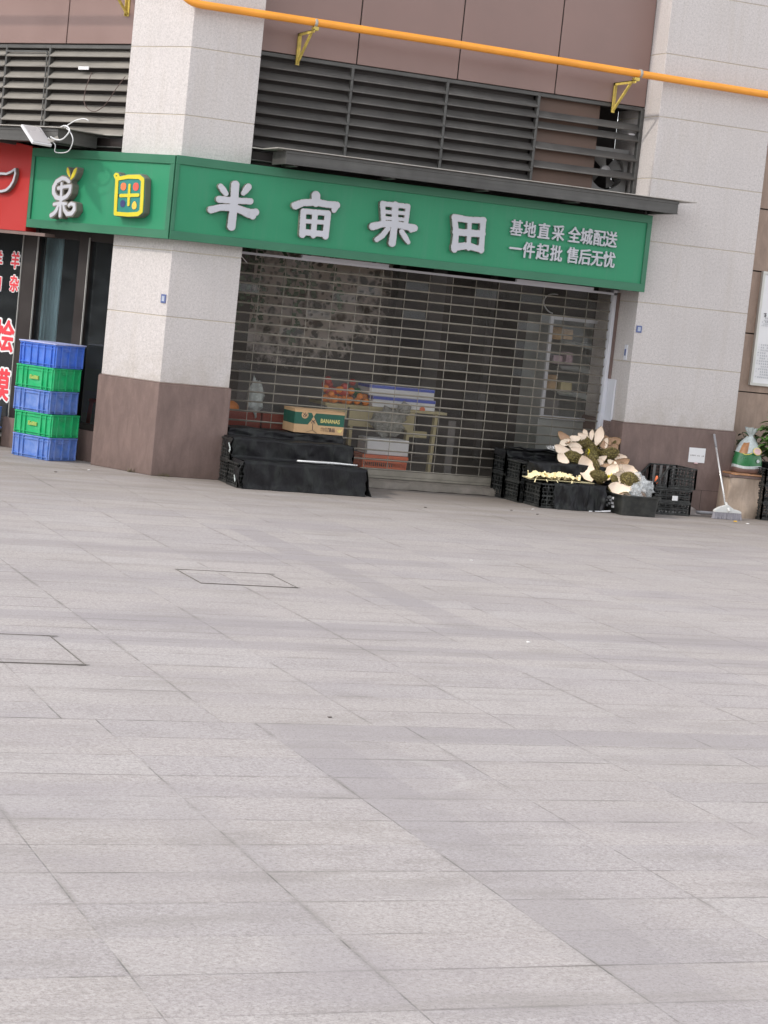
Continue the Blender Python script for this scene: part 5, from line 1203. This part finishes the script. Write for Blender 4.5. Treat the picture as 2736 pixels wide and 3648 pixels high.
# ---- black tub
def tub():
    t = empty('black_tub', (4.28, -.5, 0), 'black plastic tub full of durian husks with a white stencilled mark', 'tub')
    x0, x1, y0, y1, H = 4.068, 4.432, -.735, -.285, .180
    b = MB(); n = 6
    def rrect(g, z, r=.03):
        pts = []
        for (cx_, cy_, a0) in ((x1+g-r, y0-g+r, -90), (x1+g-r, y1+g-r, 0), (x0-g+r, y1+g-r, 90), (x0-g+r, y0-g+r, 180)):
            for k in range(n): a = rad(a0+90*k/(n-1)); pts.append((cx_+r*math.cos(a), cy_+r*math.sin(a), z))
        return pts
    lv = [rrect(-.008, .002), rrect(.006, H-.014), rrect(.020, H-.014), rrect(.020, H), rrect(.008, H), rrect(-.018, .02)]
    m = len(lv[0]); vs = [p for l in lv for p in l]; fs = [tuple(range(m))[::-1], tuple(range(5*m, 6*m))]
    for i in range(5): fs += [(i*m+k, i*m+(k+1) % m, (i+1)*m+(k+1) % m, (i+1)*m+k) for k in range(m)]
    b.add(vs, fs); b.build('tub_body', 'tub', t)
    b = MB(); rq = random.Random(3); k7 = 1.25
    for (u, v) in ((-.022, .03), (.014, .026), (-.006, .012), (.024, .004), (-.02, -.006), (.004, -.014), (.020, -.03), (-.024, -.03), (0, .034)):
        zc = .095+v*k7; xx = 4.068+.008-.014*(zc/.166)-.0030; b.box(xx, xx+.002, -.50+u*2.6-.022, -.50+u*2.6+.022, zc-.010, zc+.010)
    b.build('stencil_mark', 'notice', t); return t
tub()
def blob_film(name, c, r, label, seed, mat='film', sq=(1, .8, .8), cat='plastic film'):
    rr = random.Random(seed); b = MB(); b.ball((0, 0, 0), 1, n=18, m=12)
    vs = []
    for v in b.v:
        k = 1+.16*math.sin(v.x*7+seed)*math.cos(v.y*6)+.14*math.sin(v.z*9+v.x*5)+rr.uniform(-.13, .13)*(0.3 if mat == 'bagfilm' else 1); vs.append(Vector((c[0]+v.x*r*sq[0]*k, c[1]+v.y*r*sq[1]*k, c[2]+v.z*r*sq[2]*k)))
    b.v = vs; b.sm = [i % 3 > 0 for i in range(len(b.sm))]; o = b.build(name, mat); tag(o, label, cat); return rest(o, c)
blob_film('plastic_film', (4.365, -.56, .235), .098, 'crumpled clear plastic film at the right end of the black tub', 3, sq=(1, .8, .8))
blob_film('plastic_film', (4.375, -.40, .300), .062, 'small wisp of clear film above the tub beside the pale half husk', 5, sq=(1, .8, 1))
blob_film('plastic_film', (4.235, -.64, .205), .062, 'small piece of clear film in the middle of the black tub', 6, sq=(.9, .8, 1.1))

# ---- broom, dustpan, stone block, bag, plants
br = empty('broom', (5.32, -.43, 0), 'white broom with grey bristles leaning on the right pillar plinth', 'broom')
top = Vector((5.322, -.035, .745)); bot = Vector((5.303, -.415, .118)); mid = top.lerp(bot, .19)
b = MB(); b.tube([mid, bot], .0085, 10); b.build('broom_handle', 'handle', br)
b = MB(); b.tube([top+Vector((0, 0, .003)), top, top.lerp(mid, .15), mid], [.004, .010, .0105, .0105], 10); b.build('hand_grip', 'grip', br)
def fan_plate(b, pts, y0, y1):
    n = len(pts); b.add([(x, y0, z) for x, z in pts]+[(x, y1, z) for x, z in pts], [tuple(range(n)), tuple(range(n, 2*n))[::-1]]+[(i, i+n, (i+1) % n+n, (i+1) % n) for i in range(n)])
b = MB(); fan_plate(b, [(5.170, .062), (5.453, .062), (5.450, .078), (5.42, .090), (5.37, .098), (5.335, .118), (5.303, .135), (5.275, .128), (5.22, .110), (5.185, .090), (5.170, .075)], -.462, -.425)
b.build('broom_head', 'broom_w', br, bevel=.004)
b = MB(); b.tube([bot+Vector((0, 0, .03)), Vector((5.312, -.47, .085)), Vector((5.318, -.475, .075))], .012, 8); b.build('handle_socket', 'broom_w', br)
b = MB(); rr = random.Random(2)
for k in range(46):
    x = 5.176+.272*k/45
    for y in (-.456, -.443, -.431): b.bar((x, y, .062), (x+(x-5.3)*.09+rr.uniform(-.003, .003), y+rr.uniform(-.008, .004), .002), .0065, .009)
b.build('bristles', 'broom_b', br)
dp = empty('dustpan', (5.08, -.2, 0), 'dusty grey dustpan lying behind the broom beside the mesh crates', 'dustpan')
b = MB(); b.add([(4.965, -.28, .003), (5.13, -.30, .003), (5.15, -.14, .02), (4.97, -.12, .09), (4.965, -.28, .007), (5.13, -.30, .007), (5.15, -.14, .05), (4.97, -.12, .13)], [(3, 2, 1, 0), (4, 5, 6, 7), (2, 3, 7, 6), (1, 2, 6, 5), (3, 0, 4, 7), (0, 1, 5, 4)]); b.build('pan', 'dustpan', dp, bevel=.003)
b = MB(); b.tube([(5.10, -.25, .03), (5.14, -.27, .033), (5.30, -.32, .036)], .015, 10); b.build('pan_handle', 'grip', dp)

def rough_block():
    b = MB(); rr = random.Random(4); x0, x1, y0, y1, H = 5.452, 5.80, -.20, .12, .368
    n = 8; P = []
    def off(x, z): return .010*math.sin(x*23+z*9)+.012*math.sin(x*11-z*17)+rr.uniform(-.003, .003)
    rows = []
    for j in range(n+1):
        z = H*j/n; w_ = .010*(1-j/n)
        row = [(x0-w_, y1, z), (x0-w_, y0+.02, z)]
        for i in range(n*2+1): x = x0-w_+(x1-x0+2*w_)*i/(n*2); row.append((x, y0-.012*(1-j/n)+off(x, z), z))
        row += [(x1+w_, y0+.02, z), (x1+w_, y1, z)]; rows.append(row)
    b.grid(rows, smooth=True); b.add([(x0, y0+.006, H), (x1, y0+.006, H), (x1, y1, H), (x0, y1, H)], [(0, 1, 2, 3)])
    b.add([rows[0][0], rows[0][-1], rows[-1][-1], rows[-1][0]], [(0, 1, 2, 3)])
    o = b.build('stone_block', 'block', fix=False); tag(o, 'rough beige stone block standing at the foot of the right pillar', 'stone block'); rest(o, (5.62, -.05, 0))
rough_block()
b = MB(); b.box(5.432, 5.82, -.215, .10, .370, .395, 0); b.box(5.47, 5.66, -.22, .02, .3955, .412, 1); b.box(5.64, 5.815, -.225, .0, .3955, .408, 1)
o = b.build('wooden_plank', ['base', 'wood'], bevel=.003, seg=1); tag(o, 'orange-brown wooden planks lying on the beige stone block', 'plank'); rest(o, (5.62, -.05, .37))

def soil_bag():
    g = empty('soil_bag', (5.68, -.06, .414), 'green and clear bag of potting soil tied at the top on the planks', 'bag')
    cx_, cy_ = 5.675, -.075; n = 26
    lv = [(.414, .120, .080), (.420, .138, .09), (.46, .142, .095), (.475, .142, .095), (.485, .142, .095), (.54, .136, .094), (.60, .122, .085), (.62, .115, .08), (.66, .098, .07), (.70, .074, .055), (.735, .045, .04), (.752, .030, .028)]
    b = MB(); rows = []
    for j, (z, rx, ry) in enumerate(lv):
        row = []
        for k in range(n+1):
            a = 2*math.pi*k/n; w_ = 1+.035*math.sin(5*a+z*20)+.05*(z > .62)*math.sin(9*a+3)
            ca, sa = math.cos(a), math.sin(a); e_ = .75
            row.append((cx_+rx*w_*math.copysign(abs(ca)**e_, ca)+.05*(z-.414), cy_+ry*w_*math.copysign(abs(sa)**e_, sa), z+.006*math.sin(3*a+z*9)*(z > .43)))
        rows.append(row)
    b.grid(rows)
    # band materials by height
    mi = []
    for j in range(len(lv)-1):
        for k in range(n):
            z = (lv[j][0]+lv[j+1][0])/2; a = 2*math.pi*(k+.5)/n
            m_ = 2 if z < .455 else (1 if z < .484 else (0 if z < .605 else (3 if a > 3.3 and a < 4.45 and z < .69 else 1)))
            mi.append(m_)
    b.mi = mi
    b.build('bag_body', ['bag_green', 'bag_white', 'bag_brown', 'bag_orange'], g, fix=True)
    b = MB(); rr = random.Random(7); P = []
    for j, (z, r_) in enumerate([(.745, .030), (.762, .022), (.785, .034), (.815, .050), (.835, .056)]):
        P.append([(cx_+.018+(r_*(1+.35*math.sin(7*2*math.pi*k/20)*(j > 1)))*math.cos(2*math.pi*k/20), cy_+r_*.7*(1+.35*math.sin(5*2*math.pi*k/20)*(j > 1))*math.sin(2*math.pi*k/20), z+rr.uniform(-.006, .006)*(j > 2)) for k in range(21)])
    b.grid(P); b.build('tied_neck', 'bag_white', g)
    # printed emblem and lines
    F4 = at(ID, cx_+.035, 0, .618)
    curve_mesh('round_emblem', disc_loops(0, 0, .040, 1.1, .9), .002, at(ID, cx_+.045, cy_-.101, .625) @ Matrix.Rotation(rad(-16), 4, 'X'), ['bag_yel'], g)
    curve_mesh('round_emblem', disc_loops(0, 0, .034, 1.1, .9), .002, at(ID, cx_+.045, cy_-.1035, .625) @ Matrix.Rotation(rad(-16), 4, 'X'), ['bag_pink'], g)
    curve_mesh('yellow_line', strokes_loops([[(-.11, .600, .003), (-.08, .588, .003), (-.04, .592, .003), (-.01, .605, .003)]], cell=.002), .002, at(ID, cx_, cy_-.099, 0) @ Matrix.Rotation(0, 4, 'X'), ['bag_yel'], g)
    curve_mesh('round_emblem', disc_loops(.065, .535, .016), .002, at(ID, cx_, cy_-.101, 0), ['bag_white'], g)
soil_bag()

def leafy(name, base, specs, label, mat, pot=None, seed=1):
    p = empty(name, base, label, 'plant'); rr = random.Random(seed)
    bs = MB(); bl = MB()
    for (dx, dy, h, n, s_) in specs:
        b0 = Vector(base); tip = b0+Vector((dx, dy, h)); mid = b0.lerp(tip, .5)+Vector((dx*-.15, 0, .03))
        bs.tube([b0, mid, tip], [.006, .005, .003], 5)
        for k in range(n):
            t = .35+.65*k/max(1, n-1); q = b0.lerp(mid, min(1, t*2)) if t < .5 else mid.lerp(tip, (t-.5)*2)
            a = rr.uniform(0, 6.28); d = Vector((math.cos(a), math.sin(a), rr.uniform(-.25, .75))).normalized(); L_ = s_*rr.uniform(.75, 1.25)
            sd = d.cross(Vector((0, 0, 1))).normalized(); nn = sd.cross(d); rows = []
            for i in range(6):
                u = i/5; wd = L_*.26*math.sin(math.pi*min(1, u*.96+.04))**.8; c_ = q+d*L_*u-Vector((0, 0, L_*.35*u*u))
                rows.append([c_-sd*wd+nn*wd*.35, c_, c_+sd*wd+nn*wd*.35])
            bl.grid(rows)
    bs.build('stems', 'weed', p); bl.build('leaves', mat, p, fix=False)
    return p
leafy('potted_plant', (5.965, -.03, .50), [(-.10, -.10, .46, 20, .12), (-.16, -.14, .36, 18, .12), (.04, -.10, .44, 18, .12), (-.20, -.16, .24, 16, .12), (-.14, -.18, .16, 14, .12), (-.06, -.12, .30, 16, .12), (.18, -.06, .34, 12, .1), (.02, -.14, .28, 12, .10), (.22, .03, .45, 12, .1), (-.05, .05, .5, 12, .09)], 'bright green leafy plant at the right edge above the black crates', 'leaf_g', seed=3)
leafy('potted_plant', (5.86, .12, .42), [(-.16, -.02, .36, 12, .08), (-.13, .03, .30, 10, .08), (-.20, 0, .28, 9, .07), (.0, -.04, .34, 12, .08), (-.05, 0, .22, 10, .08), (.06, -.06, .25, 10, .08)], 'dark green plant behind the bag of potting soil', 'leaf_d', seed=9)
for p_, lb_ in (((5.965, -.03, .488), 'black pot holding the bright green plant at the right edge'), ((5.87, .13, .30), 'black pot of the dark plant behind the soil bag')):
    b = MB(); b.lathe((p_[0], p_[1], 0), [(0, p_[2]-.11 if p_[2] > .4 else p_[2]), (.06, p_[2]-.11 if p_[2] > .4 else p_[2]), (.08, p_[2]+.03), (.085, p_[2]+.03), (.08, p_[2]+.04), (.07, p_[2]+.03), (0, p_[2]+.025)], 20)
    o = b.build('plant_pot', 'blackplastic'); tag(o, lb_, 'pot'); rest(o, (p_[0], p_[1], p_[2]-.1))
b = MB(); b.box(5.80, 5.95, .05, .22, .0, .295); o = b.build('plastic_box', 'blackplastic', bevel=.01); tag(o, 'black box behind the stone block carrying the dark plant', 'box'); rest(o, (5.87, .13, 0))

# ---- weeds, litter
def weed(x, y, label, seed):
    rr = random.Random(seed); b = MB()
    for k in range(26):
        a = rr.uniform(0, 6.28); L_ = rr.uniform(.012, .04); p0 = Vector((x+rr.uniform(-.05, .05), y+rr.uniform(-.012, .008), .002)); b.bar(p0, p0+Vector((math.cos(a)*L_*.6, math.sin(a)*L_*.3-.004, L_*rr.uniform(.3, 1))), .004, .0015)
    o = b.build('weed', 'weed'); tag(o, label, 'weed'); rest(o, (x, y, 0))
weed(.10, -.035, 'dry weeds at the foot of the corner pillar near its edge', 1); weed(-.12, .155, 'dry weeds at the foot of the bright side of the corner pillar', 2)
rr = random.Random(31)
lit = [(-.885, -.30, 'litter_d', .012, 'dark pebble on the paving left of the corner pillar'), (-.52, .06, 'litter', .012, 'small white crumb near the foot of the corner pillar'), (-.14, -7.66, 'litter', .010, 'white scrap lying on the dark paving band'), (.95, -4.5, 'litter', .010, 'white scrap on the paving in the middle distance'),
       (2.0, -1.2, 'litter_d', .012, 'dark crumb on the paving below the shutter'), (2.9, -.95, 'litter_d', .012, 'dark crumb on the paving left of the right display'), (3.05, -1.15, 'litter_d', .012, 'small dark crumb in front of the right display'), (3.2, -.75, 'litter', .012, 'white crumb by the front corner of the right display'), (5.35, -.75, 'litter', .014, 'pale crumb on the ground in front of the broom'), (5.30, -.62, 'fr_yel', .016, 'yellow crumb on the ground right before the broom'),
       (-1.92, -9.6, 'litter_d', .008, 'dark speck on the paving in the foreground left')]
for x, y, m_, s_, lb_ in lit:
    b = MB(); b.ball((0, 0, 0), s_, n=7, m=5, sq=(1.2, 1, .35)); b.v = [v*(1+rr.uniform(-.25, .25)) for v in b.v]; o = b.build('litter', m_); o.location = (x, y, s_*.3); tag(o, lb_, 'litter')

# ---- inspection covers in the paving
def cover(x0, x1, y0, y1, label):
    c = empty('inspection_cover', ((x0+x1)/2, (y0+y1)/2, 0), label, 'cover')
    b = MB(); b.box(x0, x1, y0, y1, .0005, .0022); b.build('paved_lid', 'paving', c)
    b = MB(); w_ = .006
    for q in ((x0-w_, x1+w_, y0-w_, y0-.001), (x0-w_, x1+w_, y1+.001, y1+w_), (x0-w_, x0-.001, y0-.001, y1+.001), (x1+.001, x1+w_, y0-.001, y1+.001)): b.box(*q, .0005, .0046)
    b.build('lid_gap', 'gap_dirt', c)
    for (ax, ay) in ((x0-.01, y1), (x1-.04, y0), (x1-.02, y1)):
        b = MB(); rr = random.Random(int(ax*100)); n_ = 9; ring = [(ax+.03+(.035+rr.uniform(-.012, .012))*math.cos(6.283*i/n_), ay+(.010+rr.uniform(-.004, .004))*math.sin(6.283*i/n_), .0047) for i in range(n_)]
        b.add(ring+[(p[0], p[1], .0043) for p in ring], [tuple(range(n_))]+[(i, (i+1) % n_, n_+(i+1) % n_, n_+i) for i in range(n_)]); b.build('chipped_corner', 'gap_dirt', c)
cover(-1.405, -.852, -6.15, -5.66, 'rectangular paved inspection cover in the middle distance'); cover(-3.30, -2.672, -8.68, -8.02, 'rectangular paved inspection cover at the left edge of the picture')

# ================================================================ INSIDE THE SHOP
b = MB(); b.box(.95, 2.86, 2.2, 2.23, .78, 2.45); o = b.build('mural_panel', 'mural'); tag(o, 'pinkish panel with dark leaf pattern inside the shop', 'panel'); rest(o, (1.9, 2.2, .9))
b = MB(); b.box(.9, 2.9, 2.0, 2.19, .1, .88); o = b.build('display_counter', 'int_strip', bevel=.01); tag(o, 'dull grey counter below the leaf panel inside the shop', 'counter'); rest(o, (1.9, 2.1, .1))
for x, w_ in ((3.25, .07), (3.62, .16), (4.3, .05)):
    b = MB(); b.box(x, x+w_, 3.0, 3.06, .1, 2.4); o = b.build('inner_post', 'int_strip'); tag(o, {3.25: 'thin grey post standing in the dark shop interior', 3.62: 'wide grey post in the dark shop interior', 4.3: 'narrow grey post deep in the dark shop interior'}[x], 'post'); rest(o, (x, 3, .1))
b = MB(); b.box(3.0, 3.07, .78, .80, .1, .62); o = b.build('metal_post', 'int_strip'); tag(o, 'short grey metal post behind the shutter right of the table', 'post'); rest(o, (3.03, .79, .1))
tb = empty('display_table', (2.4, .95, .1), 'pale wooden table behind the shutter carrying fruit and boxes', 'table')
b = MB(); b.box(1.78, 2.98, .80, 1.25, .665, .69); b.build('table_top', 'card_in', tb, bevel=.003)
b = MB(); b.box(1.80, 1.995, .80, .815, .56, .664); b.box(2.02, 2.66, .80, .815, .50, .664); b.box(2.62, 2.80, .803, .818, .44, .50); b.build('table_apron', 'card_in', tb)
for x in (1.82, 2.05, 2.62, 2.88): b = MB(); b.bar((x, .83, .66), (x-.02 if x > 2.5 else x, .83, .10), .055, .03); b.build('leg', 'card_in', tb)
rr = random.Random(12)
fr_lab = []
def fruit_pile(x0, x1, y0, y1, z, mat, name, label, n, r):
    for k in range(n):
        x = rr.uniform(x0, x1); y = rr.uniform(y0, y1); lay = k % 3
        b = MB(); b.ball((0, 0, 0), r*rr.uniform(.9, 1.1), n=12, m=8); o = b.build(name, mat); o.location = (x, y, z+r+lay*r*1.25*(k > n*.4)); tag(o, label, 'fruit', name.replace('_', ' ')+'s on the display table')
fruit_pile(1.82, 2.22, .84, 1.0, .69, 'orange_fr', 'orange_fruit', 'orange fruit heaped on the table behind the shutter', 22, .034)
fruit_pile(1.84, 2.10, .92, 1.1, .76, 'red_fr', 'red_fruit', 'dark red fruit heaped behind the oranges', 14, .036)
b = MB(); b.ball((2.13, .95, .80), .045, sq=(1, .6, 1)); o = b.build('green_bag', 'bag_green'); tag(o, 'small green bag between the fruit on the table', 'bag'); rest(o, (2.13, .95, .76))
for k, (z, x0, x1) in enumerate(((.692, 2.24, 2.86), (.792, 2.20, 2.84))):
    g = empty('carton', ((x0+x1)/2, .95, z), ['lower white and blue carton on the table', 'upper white and blue carton on the table'][k], 'box', 'white and blue cartons')
    b = MB(); b.box(x0, x1, .82, 1.12, z, z+.065); b.box(x0-.002, x1+.002, .818, 1.122, z+.0655, z+.097, 1); b.build('carton_body', ['foam', 'bluew'], g, bevel=.002, seg=1)
b = MB(); b.ball((2.735, .815, .70), .028, sq=(1, .3, 1)); o = b.build('orange_sticker', 'fr_or'); tag(o, 'round orange sticker on the lower white and blue carton', 'sticker'); rest(o, (2.735, .815, .68))
blob_film('plastic_bag', (2.37, .72, .56), .15, 'greyish bulging plastic bag hanging in front of the table', 9, 'bagfilm', (1.1, .35, .85), 'bag')
blob_film('plastic_bag', (2.52, .74, .69), .06, 'small grey knot of plastic bag in front of the cartons', 14, 'bagfilm', (1, .5, 1.1), 'bag')
b = MB(); b.box(2.125, 2.53, .55, .80, .275, .42); o = b.build('foam_box', 'foam', bevel=.008); tag(o, 'white foam box standing on the orange basket behind the shutter', 'box'); rest(o, (2.33, .67, .275))
bs = empty('orange_basket', (2.3, .68, .1), 'orange plastic basket under the white foam box behind the shutter', 'basket')
b = MB(); x0, x1, y0, y1 = 2.09, 2.52, .54, .82
for x in [x0+.02*k for k in range(int((x1-x0)/.02)+1)]:
    b.bar((x, y0+.012, .105), (x, y0, .262), .008, .006)
for k in range(15): y = y0+(y1-y0)*k/14; b.bar((x0+.01, y, .105), (x0, y, .262), .006, .008); b.bar((x1-.01, y, .105), (x1, y, .262), .006, .008)
for z in (.108, .16, .212): b.box(x0, x1, y0-.002+(.262-z)*.05, y0+.008, z-.005, z+.012)
b.box(x0-.008, x1+.008, y0-.010, y0+.006, .245, .272); b.box(x0-.008, x1+.008, y1-.006, y1+.01, .245, .272); b.box(x0-.008, x0+.006, y0, y1, .245, .272); b.box(x1-.006, x1+.008, y0, y1, .245, .272); b.box(x0, x1, y0+.01, y1, .1005, .11)
b.build('basket_body', 'orange_pl', bs)
# left: low crates with fruit and a white bag
for k, (x0, x1, m_, lb_) in enumerate(((.72, 1.12, 'darkred_pl', 'dark red fruit crate behind the left display'), (1.14, 1.60, 'darkred_pl', 'second dark red fruit crate right of the white bag'))):
    b = MB(); b.box(x0, x1, .62, .64, .12, .56); b.box(x0, x0+.02, .64, .9, .12, .56); b.box(x1-.02, x1, .64, .9, .12, .56); b.box(x0+.02, x1-.02, .88, .9, .12, .56); b.box(x0+.02, x1-.02, .64, .88, .12, .14)
    o = b.build('fruit_crate', m_, bevel=.004); tag(o, lb_, 'crate'); rest(o, ((x0+x1)/2, .75, .12))
b = MB()
b = MB(); b.ball((.83, .74, .585), .12, sq=(1, .8, .55), n=16, m=10); o = b.build('orange_heap', 'orange_fr'); tag(o, 'orange melon lying in the dark red crate behind the left display', 'fruit'); rest(o, (.83, .74, .5))
blob_film('white_bag', (1.06, .66, .66), .14, 'tall white plastic bag standing behind the left display', 4, 'bag_white', (.55, .4, 1.25), 'bag')
# right: white framed display cabinet
cb = empty('display_cabinet', (4.22, .8, .1), 'white framed glass cabinet with curved shelves behind the shutter', 'cabinet')
b = MB(); x0, x1, z0, z1, y = 3.90, 4.56, .72, 1.68, .74
b.box(x0, x0+.034, y, y+.03, z0, z1); b.box(x1-.034, x1, y, y+.03, z0, z1); b.box(x0+.034, x1-.034, y, y+.03, z1-.034, z1); b.box(x0+.034, x1-.034, y, y+.03, z0, z0+.03); b.build('cabinet_frame', 'white_metal', cb, bevel=.003)
b = MB(); b.box(x0, x1, y+.031, y+.50, .1, z0-.002); b.box(x0, x1, y+.48, y+.50, z0, z1); b.box(x0, x0+.01, y+.031, y+.48, z0, z1); b.box(x1-.01, x1, y+.031, y+.48, z0, z1); b.box(x0, x1, y+.031, y+.5, z1+.001, z1+.01); b.build('cabinet_body', 'cabinet_in', cb)
for z in (.98, 1.22, 1.45):
    b = MB(); P = []
    for (dy, dz) in ((.05, -.02), (.12, .0), (.3, .012), (.47, .012)):
        P.append([(x0+.20+.42*i/10, y+dy+.05*math.sin(math.pi*i/10)*0, z+dz-.075*(i/10)**3*(dy < .1)) for i in range(11)])
    b.grid(P); P = [[(p[0], p[1], p[2]-.012) for p in r_] for r_ in P]; b.grid(P, flip=True); b.build('shelf', 'shelf', cb, fix=False)
for (xx, zz, w_, h_, m_) in ((4.02, 1.46, .14, .12, 'bottle'), (4.16, 1.47, .10, .1, 'bottle'), (4.08, 1.235, .10, .08, 'pink'), (4.2, 1.235, .07, .12, 'pink'), (4.02, .99, .16, .14, 'bottle'), (4.2, .99, .12, .08, 'card_in'), (4.05, .735, .2, .16, 'int_strip')):
    b = MB(); b.box(xx-w_/2, xx+w_/2, y+.12, y+.25, zz, zz+h_); o = b.build('goods_pack', m_, bevel=.012); tag(o, {1.46: 'tan pack on the left of the top cabinet shelf', 1.47: 'tan pack on the right of the top cabinet shelf', .735: 'grey pack on the cabinet bottom', }.get(zz, '') or {(4.08): 'wide pink pack on the middle cabinet shelf', (4.2): 'pink pack standing on the middle cabinet shelf' if m_ == 'pink' else 'pale pack on the lower cabinet shelf', 4.02: 'large tan pack on the lower cabinet shelf'}[xx], 'pack'); rest(o, (xx, y+.18, zz))
cable('white_hose', [(3.92, .76, 1.70), (3.87, .76, 1.72), (3.82, .76, 1.78), (3.83, .76, 1.84), (3.88, .76, 1.875), (3.96, .77, 1.88)], .006, 'wire_w', 'thin white hose loop above the left corner of the cabinet', 'hose')
# strings of artificial leaves inside
b = MB(); rr = random.Random(17)
def leafstring(x, y, z0, z1, label):
    b = MB()
    z = z0
    while z > z1:
        a = rr.uniform(0, 6.28); p = Vector((x+.05*math.sin(z*5), y, z)); d = Vector((math.cos(a), .4*math.sin(a), -.5)).normalized(); s_ = rr.uniform(.05, .08); sd = Vector((d.z, 0, -d.x)).normalized()
        b.grid([[p, p, p], [p+d*s_*.5-sd*s_*.35, p+d*s_*.5+Vector((0, -.01, 0)), p+d*s_*.5+sd*s_*.35], [p+d*s_, p+d*s_, p+d*s_]]); z -= rr.uniform(.02, .04)
    b.tube([(x, y, z0+.02), (x, y, z1)], .003, 5)
    o = b.build('leaf_garland', 'leafdry', fix=False); tag(o, label, 'garland', 'artificial leaf garlands hanging inside the shop'); rest(o, (x, y, z0))
for i, x in enumerate([.85, 1.0, 1.12, 1.3, 1.45, 1.6, 1.78]):
    leafstring(x, .9+.1*(i % 3), 2.5, [1.25, 1.5, 1.35, 1.6, 1.2, 1.65, 1.5][i], ['leaf garland hanging nearest the corner pillar', 'second leaf garland from the corner pillar', 'third leaf garland from the corner pillar', 'fourth leaf garland, ending above the banana box', 'long fifth leaf garland over the banana box', 'sixth leaf garland from the corner pillar', 'last leaf garland on the right of the row'][i])
print('objects', len(bpy.data.objects))
